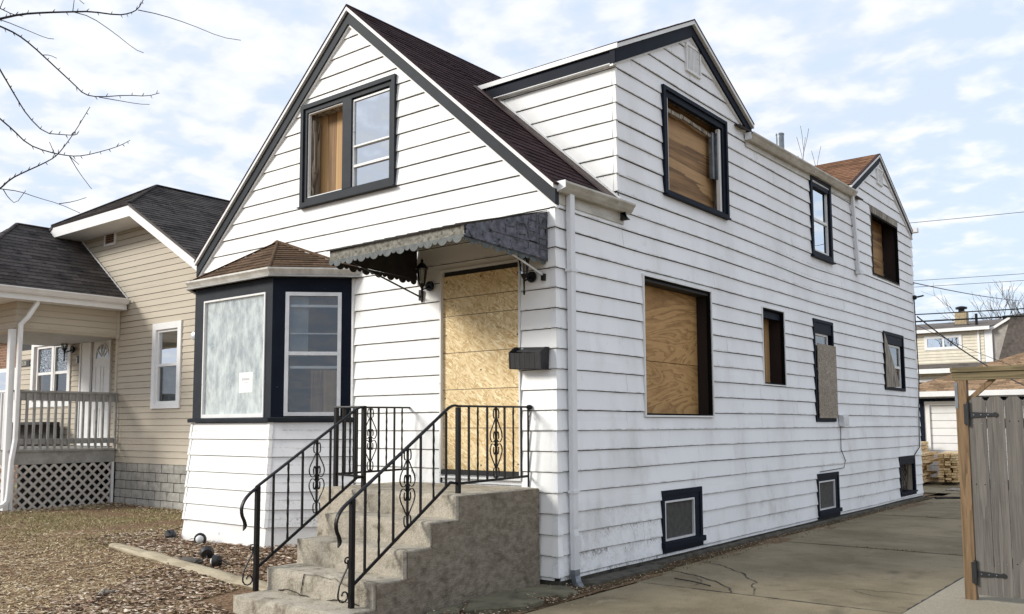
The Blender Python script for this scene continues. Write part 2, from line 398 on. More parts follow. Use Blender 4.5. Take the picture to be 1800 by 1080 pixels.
def rough_box(x0, x1, y0, y1, z0, z1, cell=.07, amp=.006, rnd=.02, seed=0., back=True, zlow=-9.):
    """a block with slightly uneven faces and worn edges"""
    nx, ny, nz = [max(2, int((b-a)/cell)) for a, b in ((x0,x1),(y0,y1),(z0,z1))]; mb = MB(); idx = {}
    def vid(i, j, k):
        if (i, j, k) in idx: return idx[(i, j, k)]
        p = Vector((x0+(x1-x0)*i/nx, y0+(y1-y0)*j/ny, z0+(z1-z0)*k/nz))
        e = [(i == 0)-(i == nx), (j == 0)-(j == ny), (k == 0)-(k == nz)]
        q = Vector(p)
        if not back: e[1] = (j == 0)*1
        if e[2] == 0 and p.z < zlow: e[0] = e[1] = 0
        if sum(1 for t in e if t) >= 2:
            wv = rnd*(.5+1.6*max(0, mnoise.noise(p*5+Vector((seed,)*3))))
            q += Vector(e).normalized()*wv
        q += mnoise.noise_vector(p*4.)*amp*.5+mnoise.noise_vector(p*17.)*amp*.4+mnoise.noise_vector(p*41.)*amp*.3
        idx[(i, j, k)] = len(mb.v); mb.v.append(tuple(q)); return idx[(i, j, k)]
    for i in range(nx):
        for j in range(ny):
            for k in (0, nz): mb.f.append((vid(i,j,k), vid(i+1,j,k), vid(i+1,j+1,k), vid(i,j+1,k)))
    for i in range(nx):
        for k in range(nz):
            for j in (0, ny): mb.f.append((vid(i,j,k), vid(i+1,j,k), vid(i+1,j,k+1), vid(i,j,k+1)))
    for j in range(ny):
        for k in range(nz):
            for i in (0, nx): mb.f.append((vid(i,j,k), vid(i,j+1,k), vid(i,j+1,k+1), vid(i,j,k+1)))
    return mb
def ring(mb, F, s0, s1, z0, z1, wd, d0, d1, wb=None, wt=None):
    """rectangular frame, butted"""
    wb = wd if wb is None else wb; wt = wd if wt is None else wt
    mb.fbox(F, s0, s0+wd, z0, z1, d0, d1); mb.fbox(F, s1-wd, s1, z0, z1, d0, d1)
    mb.fbox(F, s0+wd, s1-wd, z0, z0+wb, d0, d1); mb.fbox(F, s0+wd, s1-wd, z1-wt, z1, d0, d1); return mb
def ringp(name, mat, par, F, s0, s1, z0, z1, wd, d0, d1, wb=None, wt=None): return ring(MB(), F, s0, s1, z0, z1, wd, d0, d1, wb, wt).build(name, mat, par)
def plate(name, mat, par, F, s0, s1, z0, z1, d0, d1): return MB().fbox(F, s0, s1, z0, z1, d0, d1).build(name, mat, par)
def pane(par, mat, F, s0, s1, z0, z1, d): return MB().add([F.p(s0,z0,d), F.p(s1,z0,d), F.p(s1,z1,d), F.p(s0,z1,d)], [(0,1,2,3)]).build('pane', mat, par)
def reveal(par, mat, F, s0, s1, z0, z1, d0, d1, t=.02):
    """lining of an opening from depth d1 (outer) to d0 (inner)"""
    return ring(MB(), F, s0-t, s1+t, z0-t, z1+t, t, d0, d1).build('jamb', mat, par)
def text_mesh(name, body, size, mat, parent, M4, extrude=.001):
    cu = bpy.data.curves.new(name, 'FONT'); cu.body = body; cu.size = size; cu.extrude = extrude; cu.align_x = 'CENTER'; cu.align_y = 'CENTER'
    t = bpy.data.objects.new(name+'_t', cu); COL.objects.link(t); dg = bpy.context.evaluated_depsgraph_get(); me = bpy.data.meshes.new_from_object(t.evaluated_get(dg))
    bpy.data.objects.remove(t); me.transform(M4); me.materials.clear(); me.materials.append(mat); me.name = name
    o = bpy.data.objects.new(name, me); COL.objects.link(o)
    if parent: o.parent = parent; o.location = -parent.location if parent.type == 'EMPTY' else (0,0,0)
    return o
# ---------------------------------------------------------------- the materials used
WHITE = (.80,.80,.78,1)
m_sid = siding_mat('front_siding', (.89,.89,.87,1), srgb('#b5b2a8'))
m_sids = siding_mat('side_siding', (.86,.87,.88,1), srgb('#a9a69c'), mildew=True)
m_dark = generic('wall_sheathing', (.012,.012,.012,1), (.02,.018,.016,1), bump=0)
m_void = generic('dark_inside', (.006,.006,.007,1), (.01,.01,.01,1), bump=0, rnd=0)
m_trimw = generic('white_trim_paint', (.78,.78,.77,1), (.70,.70,.68,1), 4, rough=.5, bump=.08, rnd=.05, dirt=(srgb('#6f6b63'), 9, .60, .78))
m_navy = generic('charcoal_navy_paint', (.004,.007,.016,1), (.007,.011,.021,1), 5, rough=.6, bump=.12, bs=25, rnd=.1, dirt=(srgb('#6d7076'), 24, .69, .74), spec=.12)
m_grey = generic('charcoal_grey_paint', (.013,.017,.023,1), (.020,.025,.031,1), 5, rough=.6, bump=.12, bs=25, rnd=.08, dirt=(srgb('#8b8d8e'), 26, .71, .76), spec=.2)
m_mroof = generic('dark_brown_shingle', srgb('#33272a'), srgb('#4a3a3b'), 30, rough=.95, bump=.5, bs=160, rnd=.35, spec=.1)
m_broof = generic('brown_shingle', srgb('#6f5b49'), srgb('#57473a'), 25, rough=.95, bump=.5, bs=160, rnd=.35, dirt=(srgb('#a08c74'), 12, .62, .8), spec=.1)
m_troof = generic('tan_brown_shingle', srgb('#86654f'), srgb('#6e523f'), 25, rough=.95, bump=.4, bs=160, rnd=.35, spec=.1)
m_deck = generic('roof_boards', srgb('#3a3230'), srgb('#2c2624'), rnd=0)
m_soff = generic('grey_soffit', (.42,.42,.41,1), (.34,.34,.33,1), 5, rnd=.05)
m_gut = generic('old_white_gutter', srgb('#c9c5bb'), srgb('#a8a294'), 7, (1,.4,1), rough=.45, bump=.1, rnd=.05, dirt=(srgb('#4c443a'), 6, .60, .72))
m_gutw = generic('white_downspout', (.74,.75,.76,1), (.66,.67,.68,1), 4, (1,1,.4), rough=.4, bump=.05, rnd=.05, dirt=(srgb('#7b776f'), 12, .66, .8))
m_galv = generic('galvanised_metal', srgb('#8f969c'), srgb('#6c7378'), 9, rough=.4, metal=.6, bump=.1, rnd=.1)
m_alu = generic('silver_aluminium', (.74,.75,.76,1), (.62,.63,.64,1), 6, rough=.4, metal=.3, bump=.05, rnd=.05, dirt=(srgb('#55565a'), 20, .66, .8))
m_iron = generic('black_iron', (.0025,.0025,.003,1), (.005,.005,.006,1), 12, rough=.42, bump=.15, bs=60, rnd=.1, spec=.3)
m_ply_v = wood_mat('weathered_ply_vertical', [srgb('#4a3422'), srgb('#8a6a45'), srgb('#b08c5e'), srgb('#c3a170')], 'z', rings=2, st_=.03, dist=.5, bw=.4)
m_ply_h = wood_mat('weathered_ply_horizontal', [srgb('#3a2a1e'), srgb('#846440'), srgb('#a5825a'), srgb('#b8976a')], 'y', rings=3, st_=.045, dist=.5, bw=.45)
m_ply = wood_mat('rotary_plywood', [srgb('#7c5a34'), srgb('#a07a4a'), srgb('#b58e5a'), srgb('#c09a66')], 'y', .8, rings=7, st_=.25, dist=1.0, bw=.4)
m_jamb = generic('red_brown_jamb', srgb('#24110d'), srgb('#110a09'), 5, (1,1,.2), rough=.7, rnd=.1, dirt=(srgb('#6a5344'), 8, .66, .76))
m_oldw = wood_mat('old_grey_wood', [srgb('#2c2722'), srgb('#6c6358'), srgb('#938a7c'), srgb('#aaa294')], 'z')
m_osb = osb_mat('fresh_osb', [srgb('#b99a68'), srgb('#d6bd8e'), srgb('#e6d0a2'), srgb('#f2e2bb'), srgb('#6a4a2a')])
m_osbo = osb_mat('weathered_osb', [srgb('#6d6152'), srgb('#877b6c'), srgb('#9c9183'), srgb('#b3a99a'), srgb('#43392f')])
m_glass = glass_mat('window_glass', (.80,.84,.86,1), .06)
m_glassb = glass_mat('blue_reflecting_glass', (.25,.3,.34,1), .55)
m_glassf = glass_mat('painted_reflection_glass', (.9,.95,.95,1), .16, body=(.86,.93,.89,1), bodyamt=.62)  # diffuse film paints milky sky and tree reflections onto the pane
m_screen = generic('insect_screen', srgb('#4b4a45'), srgb('#3b3a37'), 14, rough=.8, bump=.1, rnd=.1)
m_curt = G('sheer_curtain')
_v = m_curt.map((1,1,.12)); m_curt = (lambda g: (g.bump(g.noise(9, 3, .5, _v), .6, .03), g.fin(g.mix(g.mr(g.noise(2.0, 5, .6, g.map((1.2,1.2,.7))), .38, .62), srgb('#98a3a0'), srgb('#f2f6f2')), .9))[1])(m_curt)
m_paper = generic('paper', (.86,.86,.84,1), (.82,.82,.80,1), rnd=0, bump=0)
m_ink = generic('grey_print', (.55,.55,.55,1), (.5,.5,.5,1), rnd=0, bump=0)
m_conc = generic('worn_step_concrete', srgb('#bdb5a4'), srgb('#a0988a'), 60, rough=.92, bump=.9, bs=70, rnd=.06, dirt=(srgb('#6d6556'), 5.5, .46, .74), spec=.2)
m_blackp = generic('black_gap', (.004,.004,.004,1), (.006,.005,.005,1), rnd=0, bump=0, spec=.05)
m_concd = generic('foundation_concrete', srgb('#4f4c42'), srgb('#3a3831'), 5, rough=.95, bump=.5, bs=60, rnd=.1, dirt=(srgb('#23211c'), 5, .5, .7))

# ---------------------------------------------------------------- the white house
RX, RZ, SL = -3.125, 6.885, .889            # main ridge and slope
H = thing('white_house', 'white lap-sided house with boarded windows and door and a dark brown roof', 'house', (-3.15, 6.8, 0))
FF = Fr((0,0,0), (1,0,0), (0,-1,0)); FS = Fr((0,0,0), (0,1,0), (1,0,0))
def front_iv(z):
    if z < 3.93: return [(-6.31, -.045)]
    k = (RZ-.12-z)/SL
    return [] if k <= .0 else [(max(-6.31, RX-k), min(-.045, RX+k))]
GW = (-4.05, -2.29, 4.44, 5.80)           # gable window
DO = (-1.575, -.432, .975, 3.335)           # door
fholes = [GW, DO, (-6.06, -3.0, -1, 3.62)]
def fj(k): random.seed(100+k); return [random.uniform(-6, -.5)+i*0 for i in range(1)] if k > 15 and k % 3 == 0 else []
siding(FF, H, .07, 6.75, front_iv, fholes, m_sid, kinks=(3.93,), joints=fj)
sheath(FF, H, -.3, 6.78, front_iv, fholes, m_dark, kinks=(3.93,))
PK1, PK2 = (3.03, 6.875), (11.30, 7.06)
def side_iv(z):
    if z < 3.95: return [(.045, 13.6)]
    if z < 5.80: return [(1.205, 13.6)]
    r = []
    a = (PK1[1]-.08-z)/.50
    if a > 0: r.append((max(1.205, PK1[0]-a), min(4.95, PK1[0]+a)))
    b = (PK2[1]-.08-z)/.54
    if b > 0: r.append((max(9.4, PK2[0]-b), min(13.6, PK2[0]+b)))
    return r
W_DORM = (2.27, 4.09, 4.42, 5.80); W_SM = (7.30, 8.30, 4.40, 5.79); W_RU = (10.60, 12.46, 4.48, 5.88)
W_BIG = (1.715, 3.50, 1.69, 3.36); W_2 = (5.155, 6.01, 2.17, 3.33); W_3 = (7.24, 8.18, 1.64, 3.34); W_4 = (11.10, 12.52, 2.27, 3.44)
W_B1 = (2.07, 3.10, .10, .83); W_B2 = (7.18, 8.21, .07, .80); W_B3 = (11.86, 13.02, .13, .94)
sholes = [W_DORM, W_SM, W_RU, W_BIG, W_2, W_3, W_4, W_B1, W_B2, W_B3]
def sj(k):
    random.seed(k*7+1); a = random.uniform(1.2, 4.6); r = []
    while a < 13: r.append(a); a += 3.66+random.uniform(-.2,.2)
    return r
def sag(s_, z):
    return -.045*math.exp(-((s_-7.3)/1.5)**2)*math.exp(-((z-4.1)/.35)**2)+.012*mnoise.noise(Vector((s_*.45, z*.8, 3.)))+.004*mnoise.noise(Vector((s_*1.7, z*1.3, 9.)))
siding(FS, H, .065, 7.0, side_iv, sholes, m_sids, kinks=(3.95, 5.80, PK1[1]-.0799, PK2[1]-.0799), joints=sj, sag=sag)
sheath(FS, H, -.3, 6.98, side_iv, sholes, m_dark, kinks=(3.95, 5.80, PK1[1]-.0799, PK2[1]-.0799))
# folded aluminium corner caps, one per course
for k in range(-1, 19):
    cb, ct = .31+k*.2065, .31+(k+1)*.2065; cb = max(cb, .04)
    if ct > 4.05: break
    o0, o1 = .030+random.uniform(0,.003), .010
    MB().add([(-.052,-o0+.001,cb),(o0,-o0,cb),(o0,.055,cb),(-.052,-o1+.001,ct-.004),(o1,-o1,ct-.004),(o1,.055,ct-.004),
              (-.052,-o0+.004,cb),(o0-.004,-o0+.004,cb),(o0-.004,.055,cb)],
             [(0,1,4,3),(1,2,5,4),(0,6,7,1),(1,7,8,2)]).build('corner_cap', m_sids if k % 2 else m_sid, H)
for k in range(19, 27):
    cb, ct = max(.31+k*.2065, 4.21), .31+(k+1)*.2065-.004
    MB().add([(-.03,1.187,cb),(.028,1.187,cb),(.028,1.24,cb),(-.03,1.195,ct),(.012,1.195,ct),(.012,1.24,ct)], [(0,1,4,3),(1,2,5,4)]).build('corner_cap', m_sid, H)
# dormer cheek, facing the street
FC = Fr((0,1.2,0), (1,0,0), (0,-1,0))
def cheek_iv(z):
    l = RX+(RZ-z)/SL+.02
    return [(l, -.028)] if l < -.1 else []
siding(FC, H, 4.12, 5.82, cheek_iv, [], m_sid)
sheath(FC, H, 3.9, 5.90, lambda z: [(RX+(RZ-z)/SL-.1, -.02)], [], m_dark)
# left and back walls
FL = Fr((-6.36,0,0), (0,1,0), (-1,0,0)); FB = Fr((0,13.6,0), (1,0,0), (0,1,0))
siding(FL, H, .1, 4.05, lambda z: [(0, 13.6)], [], m_sid, stuff=True, name='left_wall_siding'); sheath(FL, H, -.3, 4.05, lambda z: [(0,13.6)], [], m_dark)
siding(FB, H, .1, 6.75, front_iv, [], m_sid, kinks=(3.93,), stuff=True, name='back_wall_siding'); sheath(FB, H, -.3, 6.75, front_iv, [], m_dark, kinks=(3.93,))
MB().prism([(-3.3,13.55,3.9),(-.02,13.55,3.9),(-.02,13.55,6.0),(-3.3,13.55,6.8)],[(-3.3,13.612,3.9),(-.02,13.612,3.9),(-.02,13.612,6.0),(-3.3,13.612,6.8)]).build('back_upper_wall', m_sid, H)
# foundation
MB().box(-6.35, -.005, .015, 13.59, -.3, .066).build('foundation', m_concd, H)
rough_box(.0, .24, .26, 1.75, -.06, .045, .08, .01, .03).build('foundation_ledge', m_concd, H)
rough_box(.0, .10, 1.75, 13.5, -.06, .050, .16, .012, .03).build('foundation_ledge', m_concd, H)
# roof planes
Vr = Vector((-1, 0, SL)).normalized(); Vl = Vector((1, 0, SL)).normalized(); LN = 3.20*math.sqrt(1+SL*SL); LNl = 3.26*math.sqrt(1+SL*SL)
eR, eL = RX+3.20, RX-3.26; zE = RZ-SL*3.20; zEL = RZ-SL*3.26
bud = [300]
shingles(H, (eR,0,zE), (0,1,0), Vr, [(-.10,0),(1.3,0),(1.3,LN),(-.10,LN)], m_mroof, m_deck, .30, .125, nind=170, slab=.010, budget=bud)
shingles(H, (eR,0,zE), (0,1,0), Vr, [(1.3,2.6),(13.7,2.6),(13.7,LN),(1.3,LN)], m_mroof, m_deck, nind=0, slab=.010, name='ridge_shingle')
shingles(H, (eL,0,zEL), (0,1,0), Vl, [(-.10,0),(13.7,0),(13.7,LNl),(-.10,LNl)], m_mroof, m_deck, nind=0, slab=.010, name='left_slope_shingle')
MB().tube([(RX,-.10,RZ+.0),(RX,13.7,RZ-.004)], .02, 6).build('ridge_cap', m_mroof, H)
def rake(F, pk, a, za, sl, parent, first, w0=.042, w1=.125, dout=.10, din=.065, matd=None):
    """gable edge from the peak down to abscissa a: pale drip board, dark fascia, thin J-channel"""
    sx = 1 if a > pk[0] else -1; c = 1/math.sqrt(1+sl*sl); vz = lambda w: w/c
    def strip(w_a, w_b, d0, d1, nm, mt):
        y0, y1 = vz(w_a), vz(w_b)
        pts = [(pk[0], pk[1]-y0), (a, pk[1]-y0-sl*abs(a-pk[0])), (a, pk[1]-y1-sl*abs(a-pk[0])), (pk[0], pk[1]-y1)]
        MB().fpoly(F, pts if sx > 0 else pts[::-1], d0, d1).build(nm, mt, parent)
    strip(-.012, .004, .0, dout+.006, 'drip_edge', m_mroof); strip(.006, w0, .0, dout, 'rake_moulding', m_trimw)
    strip(w0+.002, w0+w1, .0, din, 'rake_fascia', matd or m_grey); strip(w0+w1+.002, w0+w1+.022, .0, .045, 'j_channel', m_trimw)
rake(FF, (RX, RZ-.005), .055, 0, SL, H, 1); rake(FF, (RX, RZ-.005), -6.37, 0, SL, H, 1)
# front cross gable, flush with the side wall
zd = PK1[1]
for sgn, y_e in ((-1, 1.09), (1, 4.88)):
    run = abs(y_e-PK1[0]); rise = run*.50; V = Vector((0, -sgn, .50)).normalized(); Ls = math.hypot(run, rise)
    shingles(H, (0, y_e, zd-rise), (-1,0,0), V, [(-.10,0),(2.02,0),(3.1,Ls),(-.10,Ls)], m_mroof, m_deck, nind=0, slab=.010, name='dormer_shingle')
rake(FS, (PK1[0], zd-.002), 1.10, 0, .50, H, 0, .05, .15, .11, .07, m_navy); rake(FS, (PK1[0], zd-.002), 4.87, 0, .50, H, 0, .05, .12, .11, .07, m_navy)
ze = zd-.50*1.94
MB().box(-1.96, .112, 1.082, 1.10, ze-.06, ze-.002).build('rake_moulding', m_trimw, H)
MB().box(-1.90, .072, 1.115, 1.13, ze-.20, ze-.062).build('eave_fascia', m_navy, H)
MB().box(-1.9, .05, 1.132, 1.185, ze-.19, ze-.18).build('eave_soffit', m_soff, H)
MB().box(-1.85, .04, 1.11, 1.19, ze-.212, ze-.203).build('j_channel', m_trimw, H)
# flashing where the cheek meets the main roof
cN = Vector((SL,0,1)).normalized(); a0 = Vector((.03,0,RZ-SL*(.03-RX))); a1 = Vector((-2.0,0,RZ-SL*(RX*-1-2.0)))
mb = MB()
for p in ((a0, a1),):
    A, B = p
    mb.prism([A+Vector((0,1.03,0))+cN*.018, A+Vector((0,1.165,0))+cN*.018, A+Vector((0,1.165,0))+cN*.055, A+Vector((0,1.05,0))+cN*.035],
             [B+Vector((0,1.03,0))+cN*.018, B+Vector((0,1.165,0))+cN*.018, B+Vector((0,1.165,0))+cN*.055, B+Vector((0,1.05,0))+cN*.035])
mb.build('roof_flashing', generic('brown_flashing', srgb('#4d3b36'), srgb('#3e2f2c'), 5, rough=.5, rnd=0, dirt=(srgb('#2a211e'), 9, .6, .75)), H)
MB().prism([a0+Vector((0,1.167,0))+cN*.03, a0+Vector((0,1.185,0))+cN*.03, a0+Vector((0,1.185,0))+cN*.075, a0+Vector((0,1.167,0))+cN*.075],
           [a1+Vector((0,1.167,0))+cN*.03, a1+Vector((0,1.185,0))+cN*.03, a1+Vector((0,1.185,0))+cN*.075, a1+Vector((0,1.167,0))+cN*.075]).build('j_channel', m_trimw, H)
# shed roof between the two gables
Vs = Vector((-3.23, 0, RZ-5.83)).normalized(); Lh = math.hypot(3.23, RZ-5.83)
shingles(H, (.105,0,5.825), (0,1,0), Vs, [(4.4,0),(9.9,0),(9.9,Lh),(4.4,Lh)], m_mroof, m_deck, nind=0, slab=.010, name='shed_roof_shingle')
# rear cross gable
for sgn, y_e in ((-1, 9.42), (1, 13.55)):
    run = abs(y_e-PK2[0]); rise = run*.54; V = Vector((0, -sgn, .54)).normalized(); Ls = math.hypot(run, rise)
    shingles(H, (0, y_e, PK2[1]-rise), (-1,0,0), V, [(-.05,0),(3.1,0),(3.1,Ls),(-.05,Ls)], m_troof, m_deck, nind=120 if sgn < 0 else 0, slab=.010, budget=bud, name='shingle' if sgn < 0 else 'rear_shingle')
rake(FS, (PK2[0], PK2[1]-.002), 9.44, 0, .54, H, 0, .05, .12, .055, .035, m_navy); rake(FS, (PK2[0], PK2[1]-.002), 13.56, 0, .54, H, 0, .05, .09, .055, .035, m_navy)
# gutters: K-style profile, o outward
KG = [(0,0),(.06,0),(.085,.03),(.10,.055),(.125,.085),(.125,.105),(.118,.105),(.116,.09),(.092,.062),(.055,.012),(.006,.012),(.006,.10),(0,.10)]
def gutter(par, path, mat, prof=KG, name='gutter'): return MB().sweep(path, prof).build(name, mat, par)
gutter(H, [(.035,1.36,3.985),(.035,-.02,3.965)][::-1], m_gut)
MB().add([(.03,-.022,3.96),(.16,-.022,4.0),(.16,-.022,4.075),(.03,-.022,4.075),(.03,-.032,3.96),(.16,-.032,4.0),(.16,-.032,4.075),(.03,-.032,4.075)], [(0,1,2,3),(7,6,5,4),(0,4,5,1),(1,5,6,2),(2,6,7,3),(3,7,4,0)]).build('gutter_end_cap', m_gutw, H)
MB().box(.02,.034,.0,1.30,3.86,4.06).build('eave_fascia', m_gut, H)
gutter(H, [(.035,4.72,5.70),(.035,9.44,5.79)], m_gut)
MB().prism([(.012,4.75,5.62),(.034,4.75,5.62),(.034,4.75,5.80),(.012,4.75,5.80)],[(.012,9.42,5.70),(.034,9.42,5.70),(.034,9.42,5.88),(.012,9.42,5.88)]).build('eave_fascia', m_gut, H)
MB().box(.034,.13,4.70,4.715,5.70,5.80).build('gutter_end_cap', m_gutw, H)
MB().box(.02,.13,13.60,13.74,5.83,5.93).build('gutter_end_cap', m_gutw, H)
# downspouts
def spout(path, par, mat, wd=.078, dp=.055):
    mb = MB()
    for a, b in zip(path, path[1:]): mb.bar(a, b, dp, wd, (0,1,0) if abs(b[2]-a[2]) < 1e-6 else (0,1,0))
    return mb.build('downspout', mat, par)
def rect_sweep(path, wd, dp, sidev, name, mat, par):
    """rectangular tube; sidev is the fixed wide direction"""
    mb = MB(); sv = Vector(sidev).normalized(); L = []; P = [Vector(p) for p in path]
    for i, p in enumerate(P):
        t = (P[min(i+1, len(P)-1)]-P[max(i-1, 0)]).normalized(); u = sv.cross(t).normalized()
        L.append([p+sv*wd/2*a+u*dp/2*b for a, b in ((-1,-.8),(-.8,-1),(.8,-1),(1,-.8),(1,.8),(.8,1),(-.8,1),(-1,.8))])
    n = 8
    for l in L: mb.v += [tuple(v) for v in l]
    for i in range(len(L)-1):
        for j in range(n): mb.f.append((i*n+j, i*n+(j+1) % n, (i+1)*n+(j+1) % n, (i+1)*n+j))
    mb.f.append(tuple(range(n))[::-1]); mb.f.append(tuple((len(L)-1)*n+j for j in range(n)))
    return mb.build(name, mat, par)
ds = rect_sweep([(.068,.185,3.99),(.068,.19,3.2),(.066,.195,.60),(.062,.197,.56),(.072,.195,.50),(.068,.20,.16)], .082, .062, (0,1,0), 'downspout', m_gutw, H)
rect_sweep([(.068,.20,.165),(.072,.20,.10),(.10,.19,.03),(.17,.15,-.01)], .088, .068, (0,1,0), 'downspout_elbow', m_galv, H)
MB().box(.028,.106,.135,.255,3.17,3.20).build('spout_strap', m_gutw, H); MB().box(.028,.106,.142,.252,.92,.95).build('spout_strap', m_gutw, H)
rect_sweep([(.07,9.38,5.79),(.062,9.42,5.62),(.062,9.60,4.45)], .075, .055, (0,1,0), 'downspout', m_gutw, H)
MB().box(.03,.12,9.52,9.69,4.37,4.44).build('downspout_shoe', m_gutw, H)
# vents under the two peaks, vent pipe
for s0, s1, z0, z1 in ((2.92,3.33,6.18,6.56),(11.12,11.48,6.42,6.76)):
    v = ringp('gable_vent', m_trimw, H, FS, s0, s1, z0, z1, .03, .0, .045)
    n = 9
    for i in range(n):
        a = s0+.03+(s1-s0-.06)*i/n; plate('vent_slat', m_trimw, v, FS, a, a+(s1-s0-.06)/n*.55, z0+.03, z1-.03, .02, .036)
    plate('vent_back', m_soff, v, FS, s0+.03, s1-.03, z0+.03, z1-.03, .0, .02)
MB().lathe((-1.5,9.99,6.1), [(.078,0),(.078,1.34),(.084,1.34),(.084,1.37),(.06,1.37)], 18).build('vent_pipe', m_galv, H, smooth=True)

# ---- gable window
W = MB(); ring(W, FF, GW[0], GW[1], GW[2], GW[3], .055, -.02, .055); W = W.build('gable_window', m_grey, H)
ring_in = MB(); ring(ring_in, FF, -3.995, -2.345, 4.497, 5.743, .055, -.03, .03); ring_in.fbox(FF, -3.24, -3.075, 4.552, 5.688, -.03, .035); ring_in.build('frame', m_grey, W)
MB().fbox(FF, GW[0]-.015, GW[1]+.012, GW[2]-.012, GW[2]+.0, -.01, .085).build('sill', m_grey, W)
ringp('storm_frame', m_trimw, W, FF, -3.937, -3.243, 4.555, 5.685, .014, -.03, .012)
reveal(W, m_oldw, FF, -3.937, -3.243, 4.555, 5.685, -.24, -.031)
plate('plywood_sheet', m_ply_v, W, FF, -3.935, -3.245, 4.557, 5.683, -.20, -.185)
MB().fbox(FF, -3.92, -3.89, 4.56, 5.6, -.15, -.04).fbox(FF, -3.90, -3.87, 4.9, 5.45, -.09, -.045).build('broken_sash_stop', m_oldw, W)
sa = ringp('upper_sash', m_trimw, W, FF, -3.072, -2.366, 4.52, 5.665, .022, -.03, .012)
MB().fbox(FF, -3.05, -2.388, 5.055, 5.075, -.025, .014).fbox(FF, -3.05, -2.388, 4.80, 4.83, -.028, .010).build('meeting_rail', m_trimw, W)
pane(W, m_glassb, FF, -3.05, -2.388, 5.075, 5.643, -.006); pane(W, m_glassb, FF, -3.05, -2.388, 4.545, 5.055, -.018)
MB().fbox(FF, -3.05, -2.95, 4.545, 4.80, -.1, -.03).fbox(FF, -2.95, -2.39, 4.76, 4.79, -.06, -.03).build('inner_sash', m_navy, W)
plate('inner_blind', m_curt, W, FF, -3.07, -2.37, 4.9, 5.66, -.14, -.12)

# ---- boarded door
D = ringp('front_door', m_trimw, H, FF, DO[0]+.004, DO[1]-.004, DO[2]+.06, DO[3], .020, -.05, .030, wb=.02)
reveal(D, m_trimw, FF, DO[0]+.02, DO[1]-.02, DO[2]+.02, DO[3]-.02, -.12, -.021, .019)
ob = plate('osb_board', m_osb, D, FF, -1.553, -.454, 1.125, 3.262, -.03, -.012)
for q, (sx_, zx_) in enumerate([(-1.51,1.2),(-1.0,1.18),(-.50,1.2),(-1.52,1.9),(-.49,1.85),(-1.51,2.6),(-.50,2.55),(-1.50,3.2),(-1.0,3.22),(-.49,3.2),(-1.0,2.2)]): MB().lathe(FF.p(sx_,zx_,-.012),[(.010,0),(.008,.003)],7,(0,-1,0)).build('screw_head', m_iron, D)
plate('head_gap', m_void, D, FF, -1.553, -.454, 3.262, 3.314, -.06, -.03)
for zl in (3.01, 2.81, 2.40, 1.995, 1.575): MB().fbox(FF, -1.552, -.455, zl-.003, zl+.003, -.0125, -.0105).build('chalk_line', generic('brown_line', srgb('#4a341f'), srgb('#2e2014'), 20, rnd=0), D)
plate('threshold', m_void, D, FF, -1.56, -.45, 1.075, 1.12, -.06, .02); plate('riser_board', m_trimw, D, FF, -1.553, -.454, .985, 1.07, -.05, -.01)

# ---- side windows
def board_window(par, R, cas, depth, jm, name='window', casing=None, cd=.03, sill=True):
    o = ringp(name, casing or m_trimw, par, FS, R[0]+.002, R[1]-.002, R[2]+.002, R[3]-.002, cas, -.03, cd)
    reveal(o, jm, FS, R[0]+cas, R[1]-cas, R[2]+cas, R[3]-cas, -depth-.05, -.031)
    return o
W = board_window(H, W_DORM, .05, .14, m_oldw, 'boarded_window', m_navy, .05)
ringp('inner_frame', m_navy, W, FS, 2.322, 4.038, 4.472, 5.748, .075, -.03, .025, wb=.02)
plate('plywood_sheet', m_ply_h, W, FS, 2.33, 4.03, 4.48, 5.74, -.17, -.15)
MB().fbox(FS, 2.40, 2.415, 4.49, 5.67, -.03, .02).build('storm_channel', m_trimw, W)
MB().fbox(FS, 2.42, 2.95, 5.55, 5.60, -.12, -.06).bar(FS.p(2.9,5.60,-.08), FS.p(3.9,5.54,-.08), .03, .045).build('broken_top_rail', m_oldw, W)
MB().fbox(FS, 3.80, 3.86, 4.95, 5.60, -.10, -.05).fbox(FS, 3.885, 3.92, 4.95, 5.60, -.06, -.02).build('sash_track', m_galv, W)
MB().fbox(FS, 3.90, 3.955, 4.50, 5.66, -.05, .0).build('torn_jamb_liner', m_trimw, W)
MB().fbox(FS, 2.28, 4.08, 4.408, 4.425, .0, .075).build('sill', m_navy, W)
W = board_window(H, W_RU, .03, .22, m_jamb, 'boarded_window', m_oldw, .02)
plate('plywood_sheet', m_ply_h, W, FS, 10.6, 12.42, 4.5, 5.84, -.31, -.29); ringp('inner_edge', m_blackp, W, FS, 10.633, 12.427, 4.513, 5.73, .03, -.03, .028)
MB().fbox(FS, 10.62, 12.44, 5.74, 5.86, -.03, .03).build('weathered_header', m_oldw, W)
W = board_window(H, W_BIG, .022, .17, m_jamb, 'boarded_window', m_trimw, .035)
ringp('inner_edge', m_blackp, W, FS, 1.739, 3.476, 1.714, 3.336, .020, -.03, .020)
plate('plywood_sheet', m_ply, W, FS, 1.72, 3.49, 2.375, 3.33, -.20, -.185); plate('plywood_sheet', m_ply, W, FS, 1.72, 3.49, 1.70, 2.368, -.20, -.188)
MB().fbox(FS, 1.74, 3.478, 3.285, 3.337, -.17, -.0).build('head_board', m_dark, W)
W = board_window(H, W_2, .018, .24, m_jamb, 'boarded_window', m_trimw, .03)
plate('plywood_sheet', m_ply_v, W, FS, 5.16, 6.0, 2.19, 3.31, -.24, -.225); ringp('inner_edge', m_blackp, W, FS, 5.176, 5.989, 2.191, 3.309, .022, -.03, .018)
MB().fbox(FS, 5.20, 5.965, 3.18, 3.31, -.12, -.03).build('head_board', m_navy, W)
W = board_window(H, W_3, .05, .05, m_void, 'tall_window', m_navy, .035)
